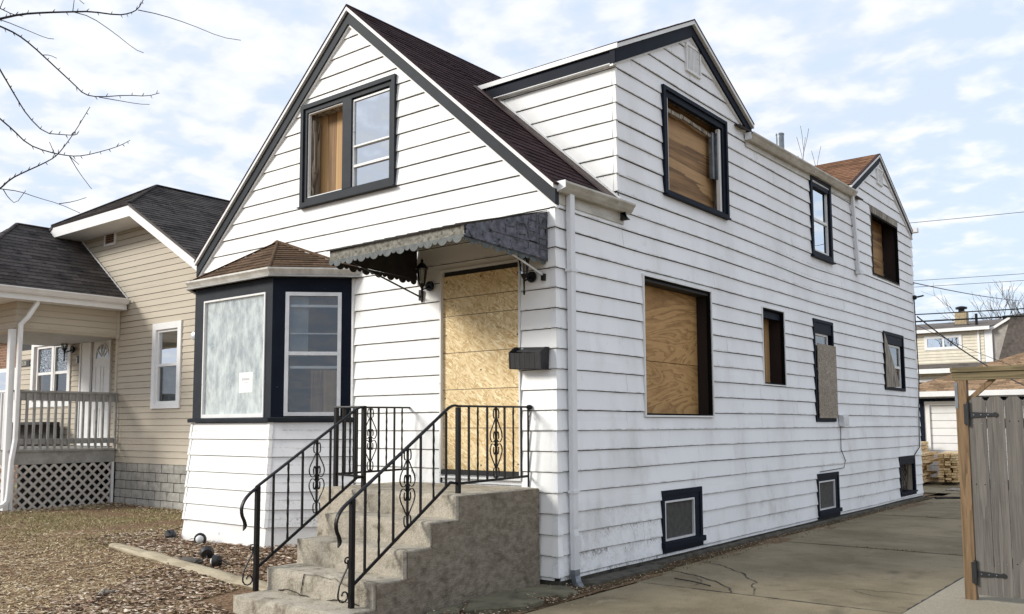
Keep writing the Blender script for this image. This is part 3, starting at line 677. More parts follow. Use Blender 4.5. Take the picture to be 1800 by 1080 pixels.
MB().fbox(FS, 7.292, 8.128, 3.11, 3.288, -.03, .02).build('head_board', m_navy, W)
ringp('sash', m_trimw, W, FS, 7.295, 8.0, 2.5, 3.11, .035, -.05, -.01); pane(W, m_glass, FS, 7.33, 7.965, 2.5, 3.075, -.03); plate('inner_shade', m_screen, W, FS, 7.3, 8.1, 1.7, 3.1, -.13, -.12)
plate('osb_board', m_osbo, W, FS, 7.33, 8.215, 1.70, 2.93, .040, .053)
W = board_window(H, W_4, .06, .05, m_oldw, 'side_window', m_navy, .035)
MB().fbox(FS, 11.162, 12.458, 3.21, 3.38, -.03, .02).build('head_board', m_navy, W)
ringp('sash', m_trimw, W, FS, 11.30, 12.38, 2.34, 3.20, .04, -.06, -.015); MB().fbox(FS, 11.34, 12.34, 2.73, 2.78, -.058, -.01).build('meeting_rail', m_trimw, W)
pane(W, m_glass, FS, 11.34, 12.34, 2.38, 3.16, -.035); plate('inner_shade', generic('tan_shade', srgb('#857a62'), srgb('#736a55'), rnd=0), W, FS, 11.3, 12.4, 2.8, 3.18, -.12, -.11)
MB().prism([FS.p(11.13,2.32,.05), FS.p(12.1,2.36,.07), FS.p(11.98,2.36,.075), FS.p(11.13,3.39,.05)], [FS.p(11.13,2.32,.035), FS.p(12.1,2.36,.055), FS.p(11.98,2.36,.06), FS.p(11.13,3.39,.035)]).build('leaning_torn_panel', m_oldw, W)
W = board_window(H, W_SM, .085, .05, m_navy, 'side_window', m_navy, .045)
ringp('sash', m_trimw, W, FS, 7.39, 8.20, 4.50, 5.70, .03, -.04, -.0, wb=.035); MB().fbox(FS, 7.42, 8.17, 5.03, 5.075, -.035, .004).build('meeting_rail', m_trimw, W)
MB().fbox(FS, 7.385, 8.215, 5.60, 5.705, -.03, .03).build('head_board', m_navy, W)
pane(W, m_glassb, FS, 7.42, 8.17, 4.535, 5.67, -.02); plate('inner_shade', m_void, W, FS, 7.4, 8.2, 4.5, 5.7, -.12, -.11)
MB().fbox(FS, 7.285, 8.33, 4.375, 4.40, .0, .075).build('sill', m_navy, W)
for R, wd in ((W_B1, .75), (W_B2, .75)):
    W = board_window(H, R, .06, .08, m_void, 'basement_window', m_navy, .03)
    s0, s1 = R[0]+.07, R[0]+.07+wd; z0, z1 = R[2]+.14, R[3]-.125
    MB().fbox(FS, R[0]+.062, R[1]-.062, z1, R[3]-.062, -.03, .02).fbox(FS, R[0]+.062, R[1]-.062, R[2]+.062, z0, -.03, .025).fbox(FS, s1, R[1]-.062, z0, z1, -.03, .018).build('frame', m_navy, W)
    ringp('sash', m_alu, W, FS, s0, s1, z0, z1, .022, -.03, .026); plate('insect_screen', m_screen, W, FS, s0+.022, s1-.022, z0+.022, z1-.022, -.008, -.002)
    MB().fbox(FS, R[0]-.01, R[1]+.02, R[2]+.06, R[2]+.125, .0, .06).build('sill', m_navy, W)
W = board_window(H, W_B3, .07, .30, m_oldw, 'basement_window', m_navy, .03)
MB().fbox(FS, 11.932, 12.948, .77, .868, -.03, .02).build('frame', m_navy, W); plate('back_board', m_oldw, W, FS, 11.92, 12.96, .2, .87, -.36, -.34)
MB().fbox(FS, 11.85, 13.05, .18, .21, -.25, .05).build('sill', m_navy, W)
for i in range(3): MB().tube([FS.p(12.3+.1*i, .86, -.1), FS.p(12.4+.12*i, .6, -.05), FS.p(12.25+.16*i, .35, -.12), FS.p(12.4+.1*i, .22, -.03)], .008, 5).build('loose_wire', m_iron, W)

# ---- bay window
BY = .7; cxb = -4.53
Bay = MB().prism([(-6.04,-.02,-.1),(-5.35,-.66,-.1),(-3.71,-.66,-.1),(-3.02,-.02,-.1)], [(-6.04,-.02,1.68),(-5.35,-.66,1.68),(-3.71,-.66,1.68),(-3.02,-.02,1.68)]).build('bay_window', m_dark, H)
c45 = .70710678
FBf = Fr((cxb,-BY,0), (1,0,0), (0,-1,0)); FBr = Fr((-3.70,-BY,0), (c45,c45,0), (c45,-c45,0)); FBl = Fr((-6.06,0,0), (c45,-c45,0), (-c45,-c45,0))
tl = lambda z: .075*max(0, (1.60-z))/1.4
LB = math.hypot(.7,.7)
for F, iv in ((FBf, lambda z: [(-.83-.414*tl(z)+.03, .83+.414*tl(z)-.03)]), (FBr, lambda z: [(-.414*tl(z)+.03, LB)]), (FBl, lambda z: [(.0, LB+.414*tl(z)-.03)])):
    siding(F, Bay, .42, 1.655, iv, [], m_sid if F is not FBr else m_sids, course=.2065, zref=.415, tilt=tl)  # right face uses the greyer side siding, shade put into its colour
for xc, n1_, n2_ in ((-3.70, (0,-1), (c45,-c45)), (-5.36, (-c45,-c45), (0,-1))):
    for k in range(6):
        cb, ct = .415+k*.2065, .415+(k+1)*.2065-.004
        pts = []
        for z, e in ((cb, .028), (ct, .012)):
            o = tl(z)+e; m = Vector((n1_[0]+n2_[0], n1_[1]+n2_[1], 0)).normalized(); c = Vector((xc, -BY, z))+m*(o/.9239)
            t1 = Vector((n1_[1], -n1_[0], 0)); t2 = Vector((n2_[1], -n2_[0], 0))
            pts += [c+t1*.045, c, c-t2*.045]
        MB().add(pts, [(0,1,4,3),(1,2,5,4)]).build('corner_cap', m_sid, Bay)
ptb = [(-6.20,.12),(-5.42,-.79),(-3.64,-.79),(-2.88,.0)]
MB().sweep([(-6.10,-.02),(-5.385,-.735),(-3.675,-.735),(-2.965,-.02)], [(.0,.14),(.055,.14),(.022,.417),(.0,.417)]).build('skirt_board', m_trimw, Bay)
pb = [(-6.06,-.01),(-5.36,-.7),(-3.70,-.7),(-3.01,-.01)]
MB().sweep(pb, [(.0,1.655),(.055,1.655),(.06,1.70),(.0,1.712)]).build('sill', m_grey, Bay)
# dark casing round the glazing; right face darker, its shade put into the colour
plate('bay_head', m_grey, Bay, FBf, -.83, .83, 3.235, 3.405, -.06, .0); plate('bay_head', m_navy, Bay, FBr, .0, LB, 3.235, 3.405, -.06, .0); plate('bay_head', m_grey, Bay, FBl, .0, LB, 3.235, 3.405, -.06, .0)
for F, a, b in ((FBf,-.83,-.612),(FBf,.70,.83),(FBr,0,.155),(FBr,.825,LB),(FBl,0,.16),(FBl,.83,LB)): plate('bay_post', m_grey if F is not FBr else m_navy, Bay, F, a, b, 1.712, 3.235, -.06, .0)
for F, a, b, gm in ((FBf,-.612,.70,m_glassf),(FBr,.155,.825,m_glass),(FBl,.16,.83,m_glass)):
    z0, z1 = 1.725, 3.225
    if F is FBf:
        fr = ringp('picture_window', m_trimw, H, F, a, b, z0-.013, z1+.01, .022, -.05, .014, wb=.045); pane(fr, gm, F, a+.022, b-.022, z0+.03, z1-.012, -.02)
        cu = MB(); n = 60
        for i in range(n): 
            t0, t1 = i/n, (i+1)/n; u0, u1 = a-.1+(b-a+.2)*t0, a-.1+(b-a+.2)*t1
            cu.add([F.p(u0,1.7,-.22+.02*math.sin(u0*38)), F.p(u1,1.7,-.22+.02*math.sin(u1*38)), F.p(u1,3.3,-.22+.015*math.sin(u1*38)), F.p(u0,3.3,-.22+.015*math.sin(u0*38))], [(0,1,2,3)])
        cu.build('curtain', m_curt, fr)
        pp = plate('paper_notice', m_paper, fr, F, .16, .435, 2.02, 2.27, -.0195, -.018)
        MB().fbox(F, .21, .37, 2.17, 2.20, -.0178, -.017).fbox(F, .25, .34, 2.135, 2.145, -.0178, -.017).build('printed_lines', m_ink, fr)
    else:
        fr = ringp('double_hung_window', m_alu, H, F, a, b, z0, z1, .045, -.05, .018)
        MB().fbox(F, a+.045, b-.045, 2.455, 2.50, -.045, .014).build('meeting_rail', m_alu, fr)
        pane(fr, gm, F, a+.045, b-.045, z0+.045, 2.455, -.03); pane(fr, gm, F, a+.045, b-.045, 2.50, z1-.045, -.018)
        MB().fbox(F, a+.05, b-.05, 3.05, 3.08, -.10, -.06).fbox(F, a+.05, b-.05, 2.72, 2.735, -.10, -.07).fbox(F, a+.05, b-.05, 2.30, 2.33, -.10, -.07).build('inner_rail', m_alu, fr)
        plate('inner_board', m_ply_v, fr, F, a+.30, b-.03, 1.76, 2.28, -.14, -.12); plate('inner_shade', generic('pale_reflection_blind', srgb('#a9b4bc'), srgb('#8a959d'), 3, (1,1,.3), rnd=0), fr, F, a+.02, a+.26, 2.45, 3.2, -.15, -.13)  # blind plate; its pale tone stands in for reflection in the upper sash
MB().fbox(FF, -5.9, -3.1, 1.7, 3.35, -.95, -.9).build('room_divider', m_void, Bay)
MB().prism([(-5.95,-.03,3.36),(-5.33,-.62,3.36),(-3.74,-.62,3.36),(-3.14,-.03,3.36)], [(-5.95,-.03,3.40),(-5.33,-.62,3.40),(-3.74,-.62,3.40),(-3.14,-.03,3.40)]).build('bay_ceiling', m_soff, Bay)
gp = [(-6.13,.03),(-5.39,-.76),(-3.67,-.76),(-2.90,.01)]
MB().sweep(gp, [(-.09,3.405),(.05,3.405),(.05,3.42),(-.09,3.42)]).build('bay_soffit', m_soff, Bay)
MB().sweep([(x, y) for x, y in gp], [(o-.06, z+3.405) for o, z in KG]).build('gutter', generic('bay_gutter_paint', srgb('#d8d6cf'), srgb('#b9b5ab'), 7, rough=.45, bump=.08, rnd=0, dirt=(srgb('#5c5348'), 9, .64, .78)), Bay)
AP = Vector((cxb-.016, .0, 4.05)); ev = [Vector((-6.16,.02,3.49)), Vector((-5.38,-.80,3.49)), Vector((-3.66,-.80,3.49)), Vector((-2.88,.02,3.49))]
BR = MB().prism([ev[0], ev[1], ev[2], ev[3]], [AP+Vector((-.02,-.005,-.06)), AP+Vector((-.01,-.01,-.06)), AP+Vector((.01,-.01,-.06)), AP+Vector((.02,-.005,-.06))]).build('bay_roof', m_deck, Bay)
BRo = BR
for a, b in ((ev[1], ev[2]), (ev[2], ev[3]), (ev[0], ev[1])):
    U = (b-a).normalized(); t = (AP-a).dot(U); V = ((AP-a)-U*t); hgt = V.length
    shingles(Bay, a, U, V, [(0,0),((b-a).length,0),(t,hgt)], m_broof, m_deck, .28, .105, nind=120, slab=.01)
for e in (ev[1], ev[2]): MB().tube([e+Vector((0,0,.015)), AP+Vector((0,-.01,.012))], .022, 5, .4).build('hip_cap', m_broof, Bay)
MB().bar(AP+Vector((.0,-.012,.02)), ev[3]+Vector((-.02,-.03,.02)), .03, .03).bar(AP+Vector((.0,-.012,.02)), ev[0]+Vector((.02,-.03,.02)), .03, .03).build('wall_flashing', m_broof, Bay)
plate('j_channel', m_trimw, H, FF, -3.03, -2.995, 1.7, 3.40, .0, .035)

# ---- utility box and cables on the side wall
U_ = thing('utility_box', 'small grey utility box on the white side wall beside the tall boarded window', 'utility box', (.03, 8.44, 1.55))
MB().box(.028,.10,8.31,8.60,1.57,1.75).build('box_body', m_alu, U_); MB().box(.101,.11,8.33,8.58,1.59,1.73).build('box_cover', m_alu, U_)
tag(MB().tube([(.04,8.35,1.56),(.035,8.34,1.17),(.035,8.55,.97),(.035,8.45,.85),(.035,7.9,.84),(.035,7.3,.83)], .007, 5).build('thin_cable', m_iron), 'thin black cable hanging from the grey utility box down the side wall', 'cable')
tag(MB().tube([(.05,13.42,4.33),(.045,13.50,3.4),(.045,13.55,2.6),(.05,13.4,1.9),(.045,13.33,1.1),(.04,12.96,.95)], .011, 5).build('corner_cable', m_iron), 'black cable running down the far rear corner of the white house', 'cable')
# ---------------------------------------------------------------- door awning
m_awnf = generic('peeling_cream_paint', srgb('#8f8c82'), srgb('#5c5950'), 20, (1,1,1), rough=.8, bump=.4, bs=50, rnd=0, dirt=(srgb('#4d4838'), 24, .50, .66))
m_awns = generic('chalky_purple_grey_paint', srgb('#70707a'), srgb('#3f4148'), 13, rough=.8, bump=.5, bs=40, rnd=0, dirt=(srgb('#14161c'), 17, .56, .64))
m_awnr = generic('rusty_metal', srgb('#2a2622'), srgb('#171513'), 9, rough=.7, rnd=.1)
m_awnb = generic('scalloped_tin', srgb('#565c5b'), srgb('#363b3a'), 16, rough=.55, bump=.2, rnd=0, dirt=(srgb('#2e302f'), 20, .58, .7))
AX0, AX1, AY = -1.945, -.085, -1.30
A = thing('door_awning', 'weathered metal awning with scalloped edge over the boarded front door', 'awning', (-1.0, -.65, 3.3))
zf = lambda x: 3.428-.014*(AX1-x)
MB().prism([(AX0,AY,zf(AX0)-.115),(AX1,AY,3.318),(AX1,AY,zf(AX1)),(AX0,AY,zf(AX0))], [(AX0,AY+.02,zf(AX0)-.115),(AX1,AY+.02,3.318),(AX1,AY+.02,zf(AX1)),(AX0,AY+.02,zf(AX0))]).build('front_fascia', m_awnf, A)
MB().prism([(AX0-.02,AY-.03,zf(AX0)+.004),(AX1+.01,AY-.03,zf(AX1)+.004),(AX1+.01,-.02,3.79),(AX0-.02,-.02,3.765)], [(AX0-.02,AY-.03,zf(AX0)+.009),(AX1+.01,AY-.03,zf(AX1)+.009),(AX1+.01,-.02,3.796),(AX0-.02,-.02,3.771)]).build('top_sheet', m_awnr, A)
mb = MB()
for i in range(12): x = AX0+.08+i*(AX1-AX0-.16)/11; mb.prism([(x-.02,AY-.03,zf(x)+.0092),(x+.02,AY-.03,zf(x)+.0092),(x,AY-.03,zf(x)+.018)], [(x-.02,-.02,3.788),(x+.02,-.02,3.788),(x,-.02,3.797)])
mb.build('roof_ribs', m_awnr, A)
def side_panel(x, t, mat):
    s = MB().prism([(x,AY+.001,3.32),(x,-.02,3.27),(x,-.02,3.785),(x,AY+.001,3.425)], [(x+t,AY+.001,3.32),(x+t,-.02,3.27),(x+t,-.02,3.785),(x+t,AY+.001,3.425)]).build('side_panel', mat, A)
    return s
sp1 = side_panel(AX1-.012, .012, m_awns); side_panel(AX0, .012, m_awnr)
mb = MB()
# pressed lattice of small louvres towards the wall
for i, (ya, n) in enumerate(((-.16,4),(-.34,3),(-.52,2),(-.70,1))):
    for j in range(n):
        zt_ = 3.72-.11*i*.55-.11*j
        mb.box(AX1+.001, AX1+.008, ya, ya+.012, zt_-.085, zt_); mb.box(AX1+.001, AX1+.008, ya+.012, ya+.14, zt_-.012, zt_)
mb.box(AX1+.001, AX1+.01, -.035, -.02, 3.27, 3.78)
mb.build('pressed_pattern', generic('panel_relief', srgb('#2f3238'), srgb('#6a6c74'), 18, rnd=0), A)
MB().bar((AX1+.004,AY,3.335),(AX1+.004,-.02,3.29),.012,.018).bar((AX1+.004,AY+.35,3.44),(AX1+.004,-.02,3.43),.008,.010).build('edge_bead', m_awns, A)
def scallops(a, b, y_or_x, along, mat, flip=1):
    mb = MB(); t = 0; L = (Vector(b)-Vector(a)).length; d = (Vector(b)-Vector(a)).normalized(); i = 0
    while t < L-.02:
        r = min(.058 if i % 2 else .034, (L-t)/2); c = Vector(a)+d*(t+r); n = 10
        arc = [c+d*(-r*math.cos(math.pi*k/n))+Vector((0,0,-r*.85*math.sin(math.pi*k/n))) for k in range(n+1)]+[c+d*r+Vector((0,0,.02)), c-d*r+Vector((0,0,.02))]
        th = Vector((0,-.004,0)) if along == 'x' else Vector((.004,0,0))
        mb.prism(arc, [p+th for p in arc]); t += 2*r; i += 1
    return mb.build('scalloped_edge', mat, A)
scallops((AX0,AY-.004,zf(AX0)-.115), (AX1,AY-.004,3.318), 0, 'x', m_awnb)
scallops((AX1-.01,AY,3.318), (AX1-.01,-.03,3.268), 0, 'y', m_awnb); scallops((AX0+.01,AY,3.29), (AX0+.01,-.03,3.25), 0, 'y', m_awnr)
for x, p0 in ((-.12,(-.12,-.60,3.285)), (-1.85,(-1.85,-1.15,3.34))): 
    MB().tube([p0, (x,-.045,3.125 if x > -1 else 3.06)], .010, 6).build('brace_rod', m_alu if x > -1 else m_iron, A); MB().box(x-.018,x+.018,-.06,-.02,3.02 if x < -1 else 3.07,3.14).build('rod_bracket', m_iron, A)

# carriage lamps either side of the door
def carriage_lamp(x, y0, z, lab, sc=1., grp='black lamps beside the boarded door', rot=0):
    T = thing('wall_lamp', lab, 'lamp', (x, y0, z), grp)
    q = lambda dx, dy, dz: (x+dx*sc, y0+dy*sc, z+dz*sc)
    MB().lathe(q(0,-.02,0), [(.02*sc,-.02*sc),(.055*sc,-.01*sc),(.06*sc,.0),(.055*sc,.02*sc)], 14, (0,-1,0)).build('wall_plate', m_iron, T, smooth=True)
    MB().tube([q(0,-.03,0), q(0,-.08,-.03), q(0,-.13,-.05), q(0,-.15,-.01), q(0,-.15,.02)], .010*sc, 7).build('arm', m_iron, T, smooth=True)
    MB().lathe(q(0,-.15,0), [(.008*sc,-.20*sc),(.014*sc,-.17*sc),(.008*sc,-.15*sc),(.012*sc,-.04*sc),(.035*sc,0),(.04*sc,.012*sc)], 10).build('finial', m_iron, T, smooth=True)
    MB().lathe(q(0,-.15,.012), [(.034*sc,0),(.058*sc,.17*sc)], 6).build('lantern_glass', m_glass, T)
    mb = MB()
    for k in range(6): a = k*1.0472; mb.tube([q(.036*math.cos(a),-.15+.036*math.sin(a),.01), q(.06*math.cos(a),-.15+.06*math.sin(a),.185)], .005*sc, 4)
    mb.build('cage', m_iron, T)
    MB().lathe(q(0,-.15,.18), [(.075*sc,0),(.06*sc,.025*sc),(.03*sc,.06*sc),(.012*sc,.075*sc),(.016*sc,.095*sc),(.004*sc,.12*sc)], 12).build('cap', m_iron, T, smooth=True)
    return T
carriage_lamp(-1.70, -.03, 3.17, 'black carriage lamp left of the boarded door under the awning')
carriage_lamp(-.26, -.03, 3.12, 'black carriage lamp right of the boarded door under the awning')

# mailbox, hanging crooked
ML = thing('mailbox', 'open black wooden mailbox hanging crooked right of the boarded door', 'mailbox', (-.29, -.03, 2.16))
cs, sn = math.cos(.045), math.sin(.045)
def mp(a, z, d): return (-.268+.86*(a*cs+z*sn), -.03-d*.92, 2.277-a*.86*sn+z*cs*.96)
m_mbx = generic('black_brown_wood', srgb('#2c2b2c'), srgb('#1b1a1c'), 8, (6,1,1), rough=.6, bump=.3, rnd=.15, dirt=(srgb('#4b4746'), 20, .6, .75))
def mbx(name, pts_a, pts_b): return MB().prism([mp(*p) for p in pts_a], [mp(*p) for p in pts_b]).build(name, m_mbx, ML)
for i in range(6): a0_, a1_ = -.22+i*.0735, -.22+(i+1)*.0735-.003; mbx('front_board', [(a0_,-.11,.14),(a1_,-.11,.14),(a1_,.055,.16),(a0_,.055,.16)], [(a0_,-.11,.128),(a1_,-.11,.128),(a1_,.055,.148),(a0_,.055,.148)])
for a in (-.234, .222): mbx('side_board', [(a,-.115,0),(a,-.115,.145),(a,.06,.165),(a,.125,.06),(a,.125,0)], [(a+.014,-.115,0),(a+.014,-.115,.145),(a+.014,.06,.165),(a+.014,.125,.06),(a+.014,.125,0)])
mbx('back_board', [(-.22,-.115,0),(.222,-.115,0),(.222,.125,0),(-.22,.125,0)], [(-.22,-.115,.012),(.222,-.115,.012),(.222,.125,.012),(-.22,.125,.012)])
mbx('bottom_board', [(-.22,-.115,.012),(.222,-.115,.012),(.222,-.115,.128),(-.22,-.115,.128)], [(-.22,-.103,.012),(.222,-.103,.012),(.222,-.103,.128),(-.22,-.103,.128)])
mbx('tilted_lid', [(-.13,.10,.02),(.222,.10,.02),(.222,.055,.15),(-.13,.07,.14)], [(-.13,.108,.02),(.222,.108,.02),(.222,.063,.15),(-.13,.078,.14)])
MB().lathe(mp(-.13,.10,.03), [(.016,-.012),(.016,.012)], 10, (0,1,0)).build('latch_ring', m_galv, ML)

# ---------------------------------------------------------------- front stoop
T = thing('front_stoop', 'worn concrete stoop with four steps up to the boarded front door', 'stoop', (-1.0, -1.3, 0))
LZ = .978
rough_box(-2.10, -.195, -1.285, -.045, -.3, LZ, .04, .005, .020, 1, zlow=.77).build('landing', m_conc, T)
st = [(-1.285,-1.62,.77),(-1.62,-1.945,.562),(-1.945,-2.28,.342),(-2.28,-2.62,.145)]
zl_ = [.562,.342,.145,-.3]
for i, (ya, yb, z) in enumerate(st): rough_box(-1.59-.004*i, -.195, yb, ya-.001, -.3, z, .04, .004, .017, 2+i, back=False, zlow=zl_[i]+.01).build('step', m_conc, T)
# rough parging on the right flank, darkened to paint in its shade
m_parge_shade = generic('parged_flank_shade', srgb('#91887a'), srgb('#756c5e'), 14, (1,1,1.6), rough=.95, bump=1., bs=55, rnd=0, dirt=(srgb('#5b5347'), 6, .48, .76), spec=.15)
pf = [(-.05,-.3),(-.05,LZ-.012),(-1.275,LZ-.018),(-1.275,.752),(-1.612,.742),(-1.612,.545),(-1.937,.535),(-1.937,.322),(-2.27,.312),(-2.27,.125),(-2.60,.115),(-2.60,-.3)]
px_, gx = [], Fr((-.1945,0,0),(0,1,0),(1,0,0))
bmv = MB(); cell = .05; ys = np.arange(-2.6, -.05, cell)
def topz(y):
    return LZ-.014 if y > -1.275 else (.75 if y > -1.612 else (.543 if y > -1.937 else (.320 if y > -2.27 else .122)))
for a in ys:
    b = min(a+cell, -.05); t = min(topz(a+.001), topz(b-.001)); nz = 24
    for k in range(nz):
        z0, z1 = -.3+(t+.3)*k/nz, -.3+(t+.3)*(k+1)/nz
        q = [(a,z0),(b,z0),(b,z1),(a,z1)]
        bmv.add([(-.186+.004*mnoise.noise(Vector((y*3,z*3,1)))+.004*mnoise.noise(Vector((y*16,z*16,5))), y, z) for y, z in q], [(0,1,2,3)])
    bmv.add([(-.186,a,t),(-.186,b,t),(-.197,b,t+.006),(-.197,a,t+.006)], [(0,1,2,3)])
bmv.build('parged_shade_side', m_parge_shade, T)
mq = generic('step_crack', srgb('#2b261e'), srgb('#1d1913'), 9, rnd=0)
def vcrack(P, w, seed):
    random.seed(seed); Q = [Vector(p) for p in P]
    for _ in range(3):
        R_ = [Q[0]]
        for a, b in zip(Q, Q[1:]): R_ += [(a+b)/2+Vector((random.uniform(-.1,.1), 0, random.uniform(-.1,.1)))*(b-a).length, b]
        Q = R_
    mb = MB(); mb.tube(Q, [w*random.uniform(.4,1.1) for _ in Q], 4, .6); mb.build('crack', mq, T)
vcrack([(-1.05,-2.287,.335),(-1.07,-2.287,.24),(-1.10,-2.287,.165)], .006, 3); vcrack([(-1.05,-2.287,.325),(-.8,-2.287,.33),(-.55,-2.287,.30),(-.42,-2.287,.24)], .004, 5)
vcrack([(-1.40,-2.287,.160),(-1.1,-2.287,.150),(-.7,-2.287,.152),(-.35,-2.287,.148)], .009, 6); vcrack([(-1.40,-1.29,.96),(-1.36,-1.288,.86),(-1.38,-1.288,.79)], .003, 8)

# ---------------------------------------------------------------- iron railings
def scroll(mb, F, s0, zc, hgt, wd, r=.0085):
    """two hearts with curled ends either side of a bar"""
    def spiral(c, r0, a0, turns, dr): return [(c[0]+(r0-dr*t/10)*math.cos(a0+turns*6.283*t/10), c[1]+(r0-dr*t/10)*math.sin(a0+turns*6.283*t/10)) for t in range(11)]
    for sx in (-1, 1):
        for sz in (-1, 1):
            out = [(.05,.97),(.05,.90),(.22,.74),(.62,.50),(.93,.33),(1.0,.22),(.90,.10),(.62,.02),(.35,.0)]
            q = [(0.0,.84)]+[(.22,.74),(.62,.52),(.92,.36),(1.0,.24),(.93,.12),(.70,.03),(.42,.03),(.16,.10)]
            inn = spiral((.32,.20), .24, 4.2, -.85, .17)
            top = [(0.0,.80),(.10,.88)]+spiral((.30,.90), .28, 3.3, -.80, .19)
            for l in (q, inn, top):
                P = [F(s0+sx*a*wd/2, zc+sz*b*hgt/2) for a, b in l]
                # smooth once
                Q = [P[0]]
                for a, b in zip(P, P[1:]): Q += [a.lerp(b, .25), a.lerp(b, .75)]
                Q.append(P[-1]); mb.tube(Q, r, 5, .55, twist=.35 if l is q else 0)
def rail_panel(T, pt, s0, s1, ztop, zbot, ss, orn, twisty=True):
    """pt(s, z) -> Vector; bars at ss; orn: s of the bar with a scroll"""
    for i, s_ in enumerate(ss):
        a, b = pt(s_, zbot(s_)), pt(s_, ztop(s_)); m = 14
        if i % 2 and s_ not in orn: 
            P = [a.lerp(b, k/m) for k in range(m+1)]; MB().tube(P, [.0105+.003*(k % 2) for k in range(m+1)], 5, .75, twist=.5).build('twisted_baluster', m_iron, T)
        else: MB().bar(a, b, .017, .017).build('baluster', m_iron, T)
    for s_ in orn:
        mb = MB(); zc = (ztop(s_)+zbot(s_))/2; scroll(mb, lambda s, z: pt(s, z), s_, zc+.0, .60 if abs(ztop(s_)-zbot(s_)) > .6 else .55, .185); mb.build('scroll_ornament', m_iron, T, smooth=True)
def newel(T, x, y, z0, z1, wd=.038): MB().box(x-wd/2, x+wd/2, y-wd/2, y+wd/2, z0, z1).build('newel_post', m_iron, T)
def hand(T, P, name='handrail', wd=.042, ht=.020):
    mb = MB(); P = [Vector(p) for p in P]; n = len(P); L = []
    sv = (P[-1]-P[0]).cross(Vector((0,0,1))).normalized()
    for i, p in enumerate(P):
        t = (P[min(i+1, n-1)]-P[max(i-1, 0)]).normalized(); u = sv.cross(t).normalized()
        L.append([p+sv*wd/2*a+u*ht/2*b for a, b in ((-1,-.4),(-.7,-1),(.7,-1),(1,-.4),(.8,.7),(.3,1),(-.3,1),(-.8,.7))])
    for l in L: mb.v += [tuple(v) for v in l]
    for i in range(n-1):
        for j in range(8): mb.f.append((i*8+j, i*8+(j+1) % 8, (i+1)*8+(j+1) % 8, (i+1)*8+j))
    mb.f += [tuple(range(8))[::-1], tuple((n-1)*8+j for j in range(8))]
    return mb.build(name, m_iron, T, smooth=False)
def lambs_tongue(T, x, y, z):
    P = [(x,y+.13,z+.075),(x,y+.05,z+.03),(x,y-.02,z-.03),(x,y-.055,z-.10),(x,y-.05,z-.17),(x,y-.02,z-.225),(x,y-.01,z-.27),(x,y-.04,z-.32)]
    Q = [Vector(P[0])]
    for a, b in zip(P, P[1:]): Q += [Vector(a).lerp(Vector(b), .25), Vector(a).lerp(Vector(b), .75)]
    MB().tube(Q, [.020]*(len(Q)-4)+[.021,.023,.019,.006], 8, .65).build('curled_rail_end', m_iron, T, smooth=True)
def foot_scroll(T, x, y, z):
    P = [(x,y-.012,z+.36),(x,y-.05,z+.40)]; Q = []
    for t in range(10): a = 1.2+t*.62; r = .028-.0018*t; Q.append(Vector((x, y-.035+r*math.cos(a), z+.385+r*math.sin(a))))
    Q += [Vector((x,y-.03,z+.33)), Vector((x,y-.07,z+.27)), Vector((x,y-.11,z+.20)), Vector((x,y-.125,z+.13))]
    for t in range(12): a = 3.4+t*.55; r = .06-.0038*t; Q.append(Vector((x, y-.065+r*math.cos(a), z+.115+r*math.sin(a))))
    MB().tube(Q, .010, 6, .6).build('foot_scroll', m_iron, T, smooth=True)
# right-hand railing
R = thing('stair_railing', 'black iron railing with scrolls along the right side of the front steps', 'railing', (-.33, -1.3, .14), 'iron railings of the front stoop')
X = -.335
zt_s = lambda y: 1.0+(y+2.40)*(1.765-1.0)/1.20; zb_s = lambda y: .322+(y+2.38)*(1.085-.322)/1.18
newel(R, X, -2.385, .145, 1.01); newel(R, X, -1.10, LZ-.01, 1.77)
ptR = lambda s, z: Vector((X, s, z))
rail_panel(R, ptR, 0, 0, zt_s, zb_s, [-2.245,-2.09,-1.925,-1.757,-1.595,-1.43,-1.265], [-1.757])
rail_panel(R, ptR, 0, 0, lambda y: 1.778, lambda y: 1.085, [-.95,-.82,-.68,-.545,-.413,-.275,-.145], [-.545])
MB().bar((X,-.01-.02,LZ),(X,-.03,1.775),.014,.014).build('end_baluster', m_iron, R)
hand(R, [(X,-2.40,1.005),(X,-1.8,zt_s(-1.8)+.008),(X,-1.23,1.765),(X,-1.185,1.783),(X,-1.15,1.788),(X,-1.10,1.782),(X,-.6,1.784),(X,.0-.03,1.788)])
MB().bar((X,-2.375,.322),(X,-1.205,1.085),.012,.026).bar((X,-1.205,1.085),(X,-1.10,1.068),.012,.024).bar((X,-1.10,1.068),(X,-.03,1.088),.012,.024).build('bottom_rail', m_iron, R)
lambs_tongue(R, X, -2.50, .945); foot_scroll(R, X, -2.40, .14)
# left-hand railing with a return round the landing
R = thing('stair_railing', 'black iron railing left of the steps, turning round the landing near the bay', 'railing', (-1.62, -1.3, .14), 'iron railings of the front stoop')
X = -1.615
zt_s = lambda y: 1.06+(y+2.37)*(1.775-1.06)/1.17+0; zb_s = lambda y: .345+(y+2.35)*(1.09-.345)/1.20
newel(R, X, -2.372, .14, 1.06); newel(R, X, -1.10, LZ-.01, 1.785); newel(R, -2.04, -1.10, LZ-.01, 1.79)
ptL = lambda s, z: Vector((X, s, z))
rail_panel(R, ptL, 0, 0, zt_s, zb_s, [-2.20,-2.035,-1.87,-1.70,-1.535,-1.375,-1.22], [-1.70])
hand(R, [(X,-2.385,1.06),(X,-1.8,zt_s(-1.8)+.008),(X,-1.20,1.775),(X,-1.15,1.79),(X,-1.08,1.795)])
hand(R, [(X+.01,-1.10,1.797),(-2.05,-1.10,1.800)]); hand(R, [(-2.04,-1.11,1.800),(-2.04,-.03,1.808)])
